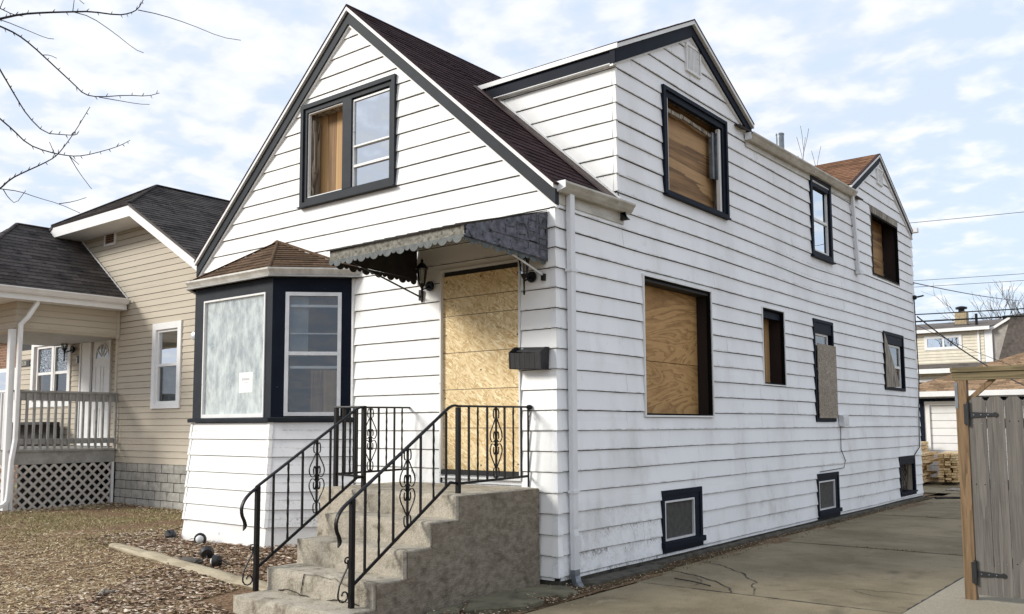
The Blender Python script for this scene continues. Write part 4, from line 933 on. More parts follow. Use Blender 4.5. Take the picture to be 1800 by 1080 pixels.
rail_panel(R, lambda s, z: Vector((s, -1.10, z)), 0, 0, lambda s: 1.79, lambda s: 1.10, [-1.93,-1.825,-1.72], [])
rail_panel(R, lambda s, z: Vector((-2.04, s, z)), 0, 0, lambda s: 1.80, lambda s: 1.11, [-.98,-.86,-.74,-.62,-.50,-.38,-.26,-.14], [-.62])
MB().bar((X,-2.36,.345),(X,-1.19,1.085),.012,.026).bar((X,-1.19,1.085),(X,-1.10,1.09),.012,.024).build('bottom_rail', m_iron, R)
MB().bar((X,-1.10,1.09),(-2.07,-1.10,1.105),.012,.022).bar((-2.04,-1.12,1.105),(-2.04,-.03,1.115),.012,.022).build('bottom_rail', m_iron, R)
lambs_tongue(R, X, -2.485, .99); foot_scroll(R, X, -2.385, .14)
HK = thing('rail_clip', 'small black clip with a wire loop hung on the wall end of the right railing', 'clip', (-.32, -.05, 1.75))
MB().lathe((-.31,-.04,1.785), [(.012,-.03),(.024,-.018),(.026,.01),(.014,.03)], 9, (1,.3,0)).build('clip_body', m_iron, HK); MB().tube([(-.30,-.06,1.77),(-.285,-.06,1.72),(-.30,-.06,1.68),(-.315,-.06,1.72),(-.30,-.06,1.77)], .0045, 5).build('wire_loop', m_iron, HK)

# ---------------------------------------------------------------- ground
def sm(a, b, x): t = max(0., min(1., (x-a)/(b-a))); return t*t*(3-2*t)
def gh(x, y):
    """yard height"""
    h = .15*sm(-3.2, -.9, y)+.05*sm(-6.2, -3.2, x)*sm(-1.6, -.6, y)*(1-sm(-2.0, -1.6, x))
    if x > -1.9: h *= 1-sm(-1.9, -1.55, x)
    return h+.018*mnoise.noise(Vector((x*1.1, y*1.1, 0)))+.008*mnoise.noise(Vector((x*4, y*4, 2)))-.005
g = G('bare_earth'); m_gr = g.fin(g.mix(g.mr(g.noise(1.3, 6, .6), .35, .65), srgb('#6d5a40'), srgb('#7f6c4c')), .95, spec=.1)
struct(MB().add([(-600,-600,-.10),(600,-600,-.10),(600,600,-.10),(-600,600,-.10)], [(0,1,2,3)]).build('ground', m_gr))
# lawn / planting bed as one height sheet with grass, straw and mulch zones
g = G('yard_soil'); x_, y_, z_ = g.xyz()[:3]
grass = g.mix(g.mr(g.noise(14, 6, .7), .35, .7), srgb('#b0a67e'), srgb('#86825a')); straw = g.mix(g.mr(g.noise(22, 7, .75), .35, .65), srgb('#dcc49e'), srgb('#b3966e')); mulch = g.mix(g.mr(g.noise(30, 6, .7), .35, .65), srgb('#8f7560'), srgb('#4a382b'))
wy = g.math('ADD', y_, g.math('MULTIPLY', g.noise(1.2, 4, .6), .9)); wx = g.math('ADD', x_, g.math('MULTIPLY', g.noise(1.5, 4, .6), 1.0))
c = g.mix(g.mr(wy, -.6, -.05), straw, grass)
c = g.mix(g.math('MULTIPLY', g.mr(wx, -6.0, -4.4), .9), c, mulch)
g.bump(g.noise(40, 6, .7), 1.0, .02); m_yard = g.fin(c, .95, spec=.1)
X0, X1, Y0, Y1, st_ = -24., .42, -9., 15., .16
nx, ny = int((X1-X0)/st_), int((Y1-Y0)/st_); V_ = []; F_ = []
for j in range(ny+1):
    for i in range(nx+1):
        x, y = X0+(X1-X0)*i/nx, Y0+(Y1-Y0)*j/ny; V_.append((x, y, gh(x, y)))
for j in range(ny):
    for i in range(nx): a = j*(nx+1)+i; F_.append((a, a+1, a+nx+2, a+nx+1))
mb = MB(); mb.add(V_, F_); struct(mb.build('lawn', m_yard, smooth=True))
# concrete driveway slabs with open joints and cracks
g = G('driveway_concrete'); x_, y_, z_ = g.xyz()[:3]
c = g.mix(g.mr(g.noise(.9, 6, .6), .35, .68), srgb('#8b806a'), srgb('#6f6550'))
c = g.mix(g.mr(g.noise(2.2, 7, .72), .50, .74, 0, .6), c, srgb('#544a39'))
c = g.mix(g.mr(g.noise(.8, 3, .6, g.map((1.3,1,1), (0,0,.4))), .60, .72, 0, .55), c, srgb('#3c362c'))
c = g.mix(g.mr(g.noise(9, 6, .8), .62, .72, 0, .5), c, srgb('#b3ab98'))
c = g.mix(g.mr(g.noise(2.0, 6, .7, g.map((1,.5,1))), .58, .75, 0, .5), c, srgb('#a79f8c'))
c = g.mix(g.mr(g.noise(70, 4, .75), .45, .75, 0, .55), c, srgb('#a09781')); c = g.mix(g.mr(g.noise(42, 3, .6), .62, .70, 0, .6), c, srgb('#443d30'))
c = g.mix(1., c, g.ramp(g.rnd(), [(0, (.88,.88,.88,1)), (1, (1.04,1.03,1.0,1))]), 'MULTIPLY')
g.bump(g.noise(130, 4, .7), .5, .006); m_drv = g.fin(c, .92, spec=.2)
g = G('pale_concrete'); m_drv2 = g.fin(g.mix(g.mr(g.noise(60, 5, .7), .3, .7), srgb('#a19a88'), srgb('#877f6e')), .92)
DR = thing('driveway', 'cracked', 'x', (1.6, 5, 0)); del DR['label']; del DR['category']; DR['kind'] = 'structure'
DR.name = 'driveway'
js = [-9., -4.2, .79, 4.79, 6.58, 9.33, 12.3, 15.3, 18.2, 20.9]
for i, (a, b) in enumerate(zip(js, js[1:])):
    xl = .44 if a < -.3 else (.30 if a < 4 else (.20 if a < 13 else -3.2))
    xl2 = .36 if a < 4 else xl
    if a < .5 <= b or b < .8: xl = .46
    sl = [(xl, 3.0)] if a < 12 else [(xl, -.1), (-.09, 3.0)]
    for u, v in sl:
        P = [(u, a+.006), (v-.006, a+.006), (v-.006, b-.006), (u, b-.006)]
        if i == 2: P[3] = (.30, b-.006)
        MB().prism([(x, y, -.09) for x, y in P], [(x, y, .0+.002*(i % 2)) for x, y in P]).build('slab', m_drv, DR)
for a, b in ((-9,-5),(-5,-2),(-2,1.78),(1.79,4.5),(4.5,9),(9,14),(14,20.9)): MB().box(3.01, 6.5, a+.006, b-.006, -.09, .012).build('slab', m_drv2, DR)
m_crk = generic('crack_dirt', srgb('#1c1813'), srgb('#2c261e'), 12, rnd=0)
def crack(P, w=.008, seed=0, wig=.13):
    random.seed(seed); Q = [Vector((p[0], p[1], 0)) for p in P]
    for _ in range(4):
        R_ = [Q[0]]
        for a, b in zip(Q, Q[1:]):
            d = b-a; m = (a+b)/2+Vector((-d.y, d.x, 0))*random.uniform(-wig, wig); R_ += [m, b]
        Q = R_
    mb = MB(); L = []
    for i, p in enumerate(Q):
        t = (Q[min(i+1, len(Q)-1)]-Q[max(i-1, 0)]).normalized(); nrm = Vector((-t.y, t.x, 0)); ww = 1.5*w*random.uniform(.35, 1.2)*(.15+math.sin(math.pi*min(.999, max(.02, i/(len(Q)-1))))**.5)
        L += [(p.x+nrm.x*ww/2, p.y+nrm.y*ww/2, .0048), (p.x-nrm.x*ww/2, p.y-nrm.y*ww/2, .0048)]
    mb.add(L, [(2*i, 2*i+1, 2*i+3, 2*i+2) for i in range(len(Q)-1)]); mb.build('crack', m_crk, DR)
crack([(0.28, 1.646), (0.535, 1.572), (0.826, 1.437), (1.097, 1.26), (1.301, 1.057), (1.454, 0.796)], 0.016, 0)
crack([(0.227, 2.446), (0.488, 2.375), (0.848, 2.132), (1.162, 1.791), (1.412, 1.5), (1.677, 0.806)], 0.012, 1)
crack([(2.219, 1.677), (2.515, 1.72), (2.751, 1.768), (3.024, 1.831)], 0.008, 2)
crack([(2.306, 1.651), (2.445, 1.534), (2.564, 1.47), (2.727, 1.453)], 0.006, 3)
crack([(1.75, 1.164), (1.898, 1.34), (2.066, 1.579)], 0.006, 4)
crack([(0.74, 1.421), (0.943, 1.19), (0.973, 0.895)], 0.006, 5)
for jj, (yy, ww, xa) in enumerate(((.79,.018,.50),(4.79,.013,.32),(6.58,.012,.30),(9.33,.016,.28),(12.3,.016,.26),(15.3,.02,-3.0))): crack([(xa,yy),(1.2,yy+.004),(2.2,yy-.004),(2.99,yy)], ww, 50+jj, .004)
crack([(3.003,-6),(3.006,-2),(3.0,0),(3.004,1.5),(3.0,3.5),(3.002,8)], .03, 77, .003)
# earth strip along the wall
g = G('damp_dirt'); m_dirt = g.fin(g.mix(g.mr(g.noise(25, 7, .75), .35, .65), srgb('#30281d'), srgb('#5c4f3b')), .95, spec=.1)
mb = MB(); n = 150; V_ = []
for i in range(n+1):
    y = -.9+14.7*i/n; wv = .36 if y < .4 else .36-.22*sm(.4, 4.5, y); wv += .05*mnoise.noise(Vector((y*2.3, 0, 0)))+.02*mnoise.noise(Vector((y*9, 4, 0))); V_ += [(0.0-.02, y, -.02), (wv*.45, y, .016+.012*mnoise.noise(Vector((y*5, 7, 1)))), (wv*.9, y, .012+.008*mnoise.noise(Vector((y*6, 1, 1)))), (wv+.10, y, -.02)]
for i in range(n):
    for j in range(3): a = i*4+j; mb.f.append((a, a+1, a+5, a+4))
mb.v = V_; struct(mb.build('dirt_strip', m_dirt, smooth=True))
# flagstones beside the stoop
m_flag = generic('green_grey_flagstone', srgb('#77725d'), srgb('#5d5a49'), 4, rough=.9, bump=.5, bs=50, rnd=.1, dirt=(srgb('#44402f'), 7, .52, .72))
def flag(P, z, th, lab, seed):
    random.seed(seed); Q = []
    for a, b in zip(P, P[1:]+P[:1]):
        a, b = Vector(a), Vector(b); Q += [a+Vector((random.uniform(-.012,.012), random.uniform(-.012,.012)))*1, a.lerp(b, .33)+Vector((random.uniform(-.015,.015), random.uniform(-.015,.015))), a.lerp(b, .66)+Vector((random.uniform(-.015,.015), random.uniform(-.015,.015)))]
    cx2 = sum(p.x for p in Q)/len(Q); cy2 = sum(p.y for p in Q)/len(Q)
    n = len(Q); mb = MB(); mb.v = [(p.x, p.y, z-th) for p in Q]+[(p.x, p.y, z-.012) for p in Q]+[(cx2+(p.x-cx2)*.94, cy2+(p.y-cy2)*.94, z+random.uniform(-.003,.003)) for p in Q]+[(cx2, cy2, z+.004)]
    for i in range(n): j = (i+1) % n; mb.f += [(i, j, n+j, n+i), (n+i, n+j, 2*n+j, 2*n+i), (2*n+i, 2*n+j, 3*n)]
    tag(mb.build('flagstone', m_flag), lab, 'flagstone', 'flagstones beside the stoop')
flag([(-.16,-.06),(-.17,-.52),(.10,-.62),(.36,-.40),(.34,-.14),(.12,.02)], .035, .08, 'grey-green flagstone under the foot of the white downspout', 1)
flag([(-.16,-.56),(-.17,-1.16),(.10,-1.50),(.40,-1.02),(.36,-.74),(.12,-.66)], .05, .10, 'large flagstone in the middle of the row beside the stoop', 2)
flag([(-.16,-1.22),(-.15,-1.72),(-.02,-1.80),(.08,-1.56)], .03, .07, 'small flagstone at the near end of the row beside the stoop', 3)
# landscape timber edging
m_log = wood_mat('weathered_timber', [srgb('#655b48'), srgb('#8c816a'), srgb('#a1967e'), srgb('#b5ab94')], 'x', 1.2, bw=.3, dist=.6)
L = [Vector((-5.60,-1.60,0)), Vector((-4.6,-1.73,0)), Vector((-3.6,-1.86,0)), Vector((-2.6,-2.0,0)), Vector((-1.72,-2.10,0))]; Q = []
for a, b in zip(L, L[1:]): Q += [a.lerp(b, k/6) for k in range(6)]
Q.append(L[-1]); Q = [Vector((q.x, q.y, gh(q.x, q.y)+.025)) for q in Q]
tag(MB().tube([q+Vector((0,0,.01*mnoise.noise(q*3))) for q in Q], [.05+.022*min(1, i/3)+.006*mnoise.noise(q*5) for i, q in enumerate(Q)], 10, .8).build('landscape_timber', m_log, smooth=True), 'weathered rounded timber edging between the lawn and the leaf-covered bed', 'timber')
# fallen path lights
m_blk = generic('black_plastic', (.010,.010,.011,1), (.016,.016,.017,1), 9, rough=.45, rnd=.1); m_glb = generic('white_globe', (.72,.73,.72,1), (.62,.63,.62,1), 8, rough=.25, rnd=.05)
def path_light(x, y, ax, lab, sc=1., globe=True):
    sc *= .82
    z = gh(x, y)+.05*sc; P_ = thing('path_light', lab, 'path light', (x, y, gh(x, y)), 'fallen path lights in the leaves'); a = Vector(ax).normalized(); c = Vector((x, y, z+.02))
    MB().lathe(c, [(.03*sc,-.055*sc),(.07*sc,-.045*sc),(.085*sc,-.0),(.088*sc,.02*sc),(.070*sc,.022*sc),(.06*sc,-.0)], 16, a).build('shade', m_blk, P_, smooth=True)
    if globe: MB().lathe(c+a*.0, [(.052*sc,-.01*sc),(.055*sc,.03*sc),(.045*sc,.062*sc),(.02*sc,.078*sc)], 14, a).build('globe', m_glb, P_, smooth=True)
    MB().tube([c-a*.045*sc, c-a*.09*sc, c-a*.16*sc+Vector((0,0,-.035))], .010*sc, 6).build('stake', m_blk, P_)
path_light(-5.50, -.88, (-.3,.5,-.7), 'black path light lying on its face at the grass edge left of the bay', 1.05, False)
path_light(-4.68, -.97, (.55,-.8,.15), 'black path light with its white globe facing out, against the foot of the bay', 1.1)
path_light(-3.78, -1.46, (-.6,.4,.25), 'dark path light lying face down in the leaves in front of the bay', 1.1, False)
path_light(-3.30, -1.66, (-.85,-.4,-.1), 'path light lying sideways with a white globe, nearest the timber edging', 1.0)
random.seed(5)
s_ = rough_box(-3.72,-3.36,-1.86,-1.76,gh(-3.5,-1.8)+.05,gh(-3.5,-1.8)+.11,.04,.012,.03); tag(s_.build('flat_rock', generic('dark_rock', srgb('#55504a'), srgb('#3d3a36'), 8, rough=.9, bump=.5, rnd=0)), 'flat dark rock resting on the timber edging', 'rock')
zq = gh(-3.3,-3.2); tag(MB().tube([(-3.35,-2.86,zq+.03),(-3.20,-2.96,zq+.035),(-3.06,-3.06,zq+.03)], .022, 8).tube([(-3.16,-2.84,zq+.035),(-3.18,-2.97,zq+.04)], .018, 7).build('broken_branch', m_oldw), 'short grey-green broken branch stub lying on the wood chips', 'branch')
# flat piece of board, twigs on the driveway
tag(MB().tube([(1.15,.98,.012),(.92,1.06,.02),(.66,1.16,.012)], .006, 5).build('twig', m_iron), 'thin dark twig lying on the cracked driveway', 'twig')
tag(MB().tube([(.30,13.4,.02),(.62,13.75,.03),(1.15,14.15,.015),(.7,13.8,.02),(.22,13.62,.02)], .018, 5).build('loose_cable', m_iron), 'loose black cable lying on the driveway at the far corner of the house', 'cable')

# ---- leaf litter, straw and grass (uncountable)
def scatter(name, n, gen, mat):
    rs = np.random.RandomState(len(name)*13+n % 97); V_, F_ = [], []
    for i in range(n):
        r = gen(rs)
        if r is None: continue
        p, kind, sz = r; a = rs.uniform(0, 6.283); ca, sa = math.cos(a), math.sin(a); k = len(V_)
        if kind == 'leaf':
            w_ = sz*rs.uniform(.35,.6); cu = rs.uniform(-.5,.9)*sz; tilt = rs.uniform(-.5,.5); q = [(-sz,0,0),(-.2*sz,-w_,cu*.5),(.45*sz,-w_*.8,cu*.5),(sz,0,cu*.3),(.45*sz,w_*.8,cu*.45),(-.2*sz,w_,cu*.55)]
            for x, y, z in q: z2 = z+x*math.sin(tilt); V_.append((p[0]+x*ca-y*sa, p[1]+x*sa+y*ca, p[2]+abs(z2)*.8+rs.uniform(0,.004)))
            F_ += [(k,k+1,k+2,k+3),(k,k+3,k+4,k+5)]
        elif kind == 'chip':
            w_ = sz*rs.uniform(.12,.25); tl_ = rs.uniform(-.3,.5)*sz
            for x, y, z in [(-sz,-w_,0),(sz,-w_,tl_),(sz,w_,tl_),(-sz,w_,0)]: V_.append((p[0]+x*ca-y*sa, p[1]+x*sa+y*ca, p[2]+max(0,z)+.003))
            F_.append((k,k+1,k+2,k+3))
        else:
            w_ = .0025; h = sz; lx, ly = rs.normal(0,.5)*h, rs.normal(0,.5)*h
            V_ += [(p[0]-w_*ca, p[1]-w_*sa, p[2]-.004), (p[0]+w_*ca, p[1]+w_*sa, p[2]-.004), (p[0]+lx*.45+w_*ca, p[1]+ly*.45+w_*sa, p[2]+h*.6), (p[0]+lx, p[1]+ly, p[2]+h*.8)]
            F_.append((k,k+1,k+2,k+3))
    a = np.array(V_); me = bpy.data.meshes.new(name); me.from_pydata(V_, [], F_); me.materials.append(mat); o = bpy.data.objects.new(name, me); COL.objects.link(o); o['kind'] = 'stuff'; return o
def isl(name, stops, rough=.85):
    g = G(name); return g.fin(g.mix(g.mr(g.noise(60, 3), .3, .7, 0, .35), g.ramp(g.rnd(), stops), srgb('#3a2a1e')), rough, spec=.2)
m_leaf = isl('dry_leaves', [(0, srgb('#2e2018')), (.2, srgb('#664a38')), (.42, srgb('#987b64')), (.68, srgb('#c0a890')), (1, srgb('#e8dcc8'))])
m_chip = isl('straw_chips', [(0, srgb('#7a6040')), (.25, srgb('#b0946a')), (.6, srgb('#d6c096')), (1, srgb('#f0e4c6'))])
m_blade = isl('winter_grass', [(0, srgb('#6c6c42')), (.35, srgb('#989366')), (.7, srgb('#c4b68c')), (1, srgb('#e0d2aa'))])
def blocked(x, y):
    if -2.14 < x < -.15 and y > -2.65: return True
    if x > -6.35 and y > -.03: return True
    if -6.12 < x < -2.95 and y > -.78-.06+max(0, abs(x+4.53)-.85): return True
    if x < -8.3 and y > 1.5: return True
    if x < -11.45 and y > -.45: return True
    return False
def g_leaf(rs):
    x, y = rs.uniform(-6.6,-1.5), rs.uniform(-4.6,-.05)
    edge = -1.62-(x+5.6)*.13
    if y < edge and x < -3.9+ (y+2)*-.6*rs.uniform(.6,1.3) and rs.rand() < .93: return None
    if blocked(x, y): return None
    return (x, y, gh(x, y)+rs.uniform(0,.03)), 'leaf', rs.uniform(.018,.038)
def g_leaf2(rs):
    x, y = rs.uniform(-15,-1.3), rs.uniform(-7,1.5)
    if y > -1.2 and rs.rand() < .6: return None
    if blocked(x, y): return None
    return (x, y, gh(x, y)+.006), 'leaf', rs.uniform(.016,.034)
def g_leafw(rs):  # drift against the neighbour's foundation, stoop side and wall foot
    k = rs.randint(3)
    if k == 0: x, y = rs.uniform(-14,-8.4), 1.45-abs(rs.normal(0,.22)); 
    elif k == 1: x, y = rs.uniform(-11.4,-11.0)+abs(rs.normal(0,.15)), rs.uniform(-1.4,1.4)
    else: x, y = rs.uniform(-.16,.42), rs.uniform(-1.9,.2); return (x, y, .012+rs.uniform(0,.02)), 'leaf', rs.uniform(.008,.02)
    if blocked(x, y): return None
    return (x, y, gh(x, y)+rs.uniform(0,.03)), 'leaf', rs.uniform(.018,.034)
def g_chip(rs):
    x, y = rs.uniform(-9.5,-1.6), rs.uniform(-5.8,-.9)
    if rs.rand() < sm(-1.9,-.9,y+.25*math.sin(x*2)): return None
    if blocked(x, y): return None
    return (x, y, gh(x, y)+.002), 'chip', rs.uniform(.012,.034)
def g_grass(rs):
    x, y = rs.uniform(-16,-5.6), rs.uniform(-2.4,1.5)
    if mnoise.noise(Vector((x*.9,y*.9,5)))+rs.uniform(-.3,.5) < -.02: return None
    if rs.rand() < 1-sm(-2.4,-1.2,y): return None
    if blocked(x, y): return None
    return (x, y, gh(x, y)), 'blade', rs.uniform(.018,.05)
scatter('leaf_litter', 19000, g_leaf, m_leaf); scatter('scattered_leaves', 6500, g_leaf2, m_leaf); scatter('leaf_drift', 2600, g_leafw, m_leaf)
scatter('wood_chips', 56000, g_chip, m_chip); scatter('grass', 60000, g_grass, m_blade)
def g_debris(rs):
    y = rs.uniform(-.7,13.4); x = abs(rs.normal(.0,.10))+(.26 if y < 1.8 else .12)
    return (x, y, .014), 'chip' if rs.rand() < .5 else 'leaf', rs.uniform(.004,.013)
scatter('wall_foot_debris', 2600, g_debris, m_leaf)
def g_grit(rs):
    x, y = rs.uniform(.5,2.9), rs.uniform(-1.5,12); return (x, y, .003), 'leaf', rs.uniform(.002,.0045)
m_weed = isl('joint_weeds', [(0, srgb('#3a3a1e')), (.5, srgb('#6a6436')), (1, srgb('#a39566'))])
def g_weed(rs):
    k = rs.randint(4); y0 = (.79, 4.79, 9.33, 12.3)[k]
    if rs.rand() < .5: x, y = rs.uniform(.15,.45), abs(rs.normal(0,1))*4-.5
    else:
        x, y = rs.uniform(.4,2.95), y0+rs.normal(0,.012)
        if mnoise.noise(Vector((x*3,y*3,1))) < .05: return None
    return (x, y, .004), 'blade', rs.uniform(.008,.028)
scatter('joint_weeds', 1500, g_weed, m_weed)
scatter('driveway_grit', 500, g_grit, isl('grit', [(0, srgb('#2a241a')), (.6, srgb('#8a8270')), (1, srgb('#d2ccba'))]))
# ---------------------------------------------------------------- tan neighbour house
m_tan = siding_mat('tan_vinyl', srgb('#bcb2a0'), srgb('#8f8677'))
m_nroof = generic('charcoal_shingle', srgb('#464343'), srgb('#57524e'), 25, rough=.95, bump=.4, bs=160, rnd=.40, dirt=(srgb('#2c2a2d'), 3, .5, .7), spec=.1)
m_wht = generic('clean_white_trim', (.80,.80,.79,1), (.74,.74,.73,1), 4, rough=.45, bump=.05, rnd=.03)
m_gpaint = generic('grey_porch_paint', srgb('#a3a29d'), srgb('#8a8985'), 6, rough=.6, bump=.15, rnd=.08, dirt=(srgb('#4f5054'), 12, .62, .8))
m_blk2 = generic('split_face_block', srgb('#b0ada4'), srgb('#98958d'), 8, rough=.95, bump=1., bs=35, rnd=.12, spec=.1)
NB = thing('tan_house', 'tan vinyl-sided bungalow with dark hip roof and covered porch, left of the white house', 'house', (-11.65, 7, .1))
YN = 1.5
FN = Fr((0,YN,0), (1,0,0), (0,-1,0)); XL, XR, XC = -14.95, -8.35, -11.65
rl = lambda z: (5.66-z-.16)/.57
def n_iv(z):
    xr = min(XR, -10.13+rl(z)); xl = -23.3-xr
    return [(max(xl, -11.50 if z < 3.9 else -14.9), xr)]
WN = (-10.20, -9.245, 1.93, 3.50)
siding(FN, NB, .93, 5.55, n_iv, [WN], m_tan, course=.117, zref=.93, proud=.012, slot=.006, kinks=(3.9, 4.48))
sheath(FN, NB, .1, 5.6, n_iv, [WN], m_dark, kinks=(3.9, 4.48))
# side walls and back
for x, n_ in ((XR, 1), (XL, -1)):
    F = Fr((x,0,0), (0,1,0), (n_,0,0)); siding(F, NB, .93, 4.4, lambda z: [(YN if n_ > 0 else 2.4, 14)], [], m_tan, course=.117, zref=.93, proud=.012, stuff=True, name='side_wall_siding'); sheath(F, NB, -.1, 4.4, lambda z: [(YN if n_ > 0 else 2.4, 14)], [], m_dark)
MB().box(XL+.1, XR-.1, 13.9, 14, -.1, 4.4).build('back_wall', m_tan, NB)
for x0, x1 in ((-13.4, -13.28),): MB().box(-14.9, -11.5, YN+.03, YN+.1, 3.6, 5.4).build('wall_above_porch', m_dark, NB)
MB().fbox(FN, -11.53, -11.47, .93, 3.9, -.02, .03).build('corner_post', m_tan, NB)
# block foundation, each block its own piece
random.seed(11)
MB().box(-11.44, XR-.01, YN+.02, YN+.3, -.1, .925).build('foundation', m_dark, NB)
for r in range(5):
    z0 = .12+r*.162+0; x = -11.44-(.2 if r % 2 else 0)
    while x < XR-.02:
        a, b = max(x, -11.44)+.005, min(x+.405, XR)-.005
        if b-a > .04:
            o = rough_box(a, b, YN-.012, YN+.02, z0+.005, z0+.158, .06, .006, .008, r*3+x); o.build('foundation_block', m_blk2, NB)
        x += .41
# window
W = ringp('front_window', m_wht, NB, FN, WN[0]+.002, WN[1]-.002, WN[2]+.002, WN[3]-.002, .11, -.03, .04, wb=.09, wt=.12)
a, b, c_, d_ = WN[0]+.112, WN[1]-.112, WN[2]+.092, WN[3]-.122
ringp('sash', m_wht, W, FN, a, b, c_, d_, .045, -.06, .0); MB().fbox(FN, a+.045, b-.045, 2.70, 2.75, -.055, -.005).build('meeting_rail', m_wht, W); pane(W, m_glassb, FN, a+.045, b-.045, 2.75, d_-.045, -.03); pane(W, m_glass, FN, a+.045, b-.045, c_+.045, 2.70, -.045)
mb = MB()
for i in range(26): z = 2.95+i*.018; mb.fbox(FN, a+.05, b-.05, z, z+.012, -.12, -.105)
mb.build('blind_slats', m_wht, W); plate('inner_shade', generic('pale_shade', (.30,.31,.31,1), (.25,.26,.26,1), rnd=0), W, FN, a, b, c_, d_, -.16, -.15)
# gable vent
v = ringp('gable_vent', m_trimw, NB, FN, -12.13, -11.70, 5.20, 5.545, .04, -.01, .040); plate('vent_back', m_void, v, FN, -12.09, -11.74, 5.24, 5.505, .016, .020)
for i in range(6): z = 5.245+i*.045; MB().prism([FN.p(-12.09,z,.034),FN.p(-11.74,z,.034),FN.p(-11.74,z+.02,.022),FN.p(-12.09,z+.02,.022)],[FN.p(-12.09,z+.008,.038),FN.p(-11.74,z+.008,.038),FN.p(-11.74,z+.028,.024),FN.p(-12.09,z+.028,.024)]).build('vent_slat', generic('brown_vent', srgb('#9a7458'), srgb('#7d5c46'), rnd=.1), v)
# roof: side slopes, clipped front
Vx = Vector((-1,0,.57)).normalized(); EZ = 5.66-.57*(-7.83+10.13); Lr = math.hypot(11.65-7.83, .57*3.82); nb = [300]; k_ = math.sqrt(1+.57*.57)
yr = 2.28
shingles(NB, (-7.83,0,EZ), (0,1,0), Vx, [(.88,0),(14.3,0),(14.3,3.82*k_),(yr,3.82*k_),(.88,2.30*k_)], m_nroof, m_deck, .33, .14, nind=130, slab=.05, budget=nb, name='shingle')
shingles(NB, (-15.47,0,EZ), (0,1,0), Vector((1,0,.57)).normalized(), [(.88,0),(14.3,0),(14.3,3.82*k_),(yr,3.82*k_),(.88,2.30*k_)], m_nroof, m_deck, .33, .14, nind=0, slab=.05, name='left_slope_shingle')
rise = .57*1.52; Vh = Vector((0, yr-.88, rise)); Lh_ = Vh.length
shingles(NB, (-13.17,.88,EZ+.57*2.30), (1,0,0), Vh, [(0,0),(3.04,0),(1.52,Lh_)], m_nroof, m_deck, .33, .14, nind=40, slab=.04, budget=nb)
FG = Fr((0,.9,0), (1,0,0), (0,-1,0)); zc_ = EZ+.57*2.30
for sx in (1, -1):
    xm = lambda x: XC+sx*(x-XC); P = [(xm(-10.13), zc_-.03), (xm(-7.84), EZ-.03), (xm(-7.84), EZ-.22), (xm(-10.13), zc_-.235)]
    MB().fpoly(FG, P, -.03, .0).build('rake_board', m_wht, NB)
    MB().prism([(xm(-10.13),.931,zc_-.235),(xm(-7.84),.931,EZ-.22),(xm(-7.84),YN-.02,EZ-.22),(xm(-10.13),YN-.02,zc_-.235)],[(xm(-10.13),.931,zc_-.22),(xm(-7.84),.931,EZ-.205),(xm(-7.84),YN-.02,EZ-.205),(xm(-10.13),YN-.02,zc_-.22)]).build('soffit', m_wht, NB)
MB().fpoly(FG, [(-13.165,zc_-.03),(-10.135,zc_-.03),(-10.135,zc_-.235),(-13.165,zc_-.235)], -.03, .0).build('fascia', m_wht, NB)
MB().box(-13.1,-10.2,.931,YN-.02,zc_-.235,zc_-.222).build('soffit', m_wht, NB)
MB().tube([(-10.13,.89,zc_+.02),(XC,yr,zc_+rise+.02),(XC,14.3,zc_+rise+.02)], .04, 5, .5).tube([(-13.17,.89,zc_+.02),(XC,yr,zc_+rise+.02)], .04, 5, .5).build('ridge_cap', m_nroof, NB)
MB().sweep([(-7.84,14.2,EZ-.14),(-7.84,.90,EZ-.14)][::-1], KG).build('gutter', m_wht, NB); MB().box(-7.88,-7.72,.86,.90,EZ-.15,EZ-.0).build('gutter_end_cap', m_wht, NB)
MB().box(-9.15,-8.75,6.6,7.0,EZ+.5,EZ+.78).build('roof_vent', m_galv, NB)
MB().prism([(-9.35,3.9,5.25),(-8.95,3.9,5.02),(-8.95,4.3,5.02),(-9.35,4.3,5.25)],[(-9.3,3.95,5.38),(-9.0,3.95,5.25),(-9.0,4.25,5.25),(-9.3,4.25,5.38)]).build('roof_vent', m_galv, NB)
# porch: roof
PX, PYF = -11.45, -.42
Vp = Vector((-2.25,0,1.6)).normalized(); Lp = math.hypot(2.25,1.6); yf = -1.7
shingles(NB, (-11.10,0,4.03), (0,1,0), Vp, [(yf,0),(YN-.03,0),(YN-.03,Lp),(.30,Lp)], m_nroof, m_deck, .33, .14, nind=130, slab=.05, budget=nb)
shingles(NB, (-15.60,0,4.03), (0,1,0), Vector((2.25,0,1.6)).normalized(), [(yf,0),(YN-.03,0),(YN-.03,Lp),(.30,Lp)], m_nroof, m_deck, .33, .14, nind=0, slab=.05, name='porch_left_shingle')
Vf = Vector((0,2.0,1.6)); shingles(NB, (-15.60,yf,4.03), (1,0,0), Vf, [(0,0),(4.5,0),(2.25,Vf.length)], m_nroof, m_deck, .33, .14, nind=0, slab=.04, name='porch_front_shingle')
MB().tube([(-11.1,yf,4.05),(-13.35,.30,5.65),(-13.35,YN-.05,5.65)], .04, 5, .5).build('hip_cap', m_nroof, NB)
MB().bar((-11.15,YN-.04,4.05),(-13.3,YN-.04,5.60),.025,.06).build('wall_flashing', m_wht, NB)
MB().sweep([(-11.12,YN-.06,3.94),(-11.12,yf,3.94),(-15.6,yf,3.94)][::-1], KG).build('gutter', m_wht, NB)
MB().box(-11.15,-11.12,yf,YN-.06,3.84,4.03).build('fascia', m_wht, NB); MB().box(-15.55,-11.15,yf,YN-.03,3.84,3.86).build('porch_soffit', m_wht, NB)
FP = Fr((PX,0,0), (0,1,0), (1,0,0)); FPf = Fr((0,PYF,0), (1,0,0), (0,-1,0))
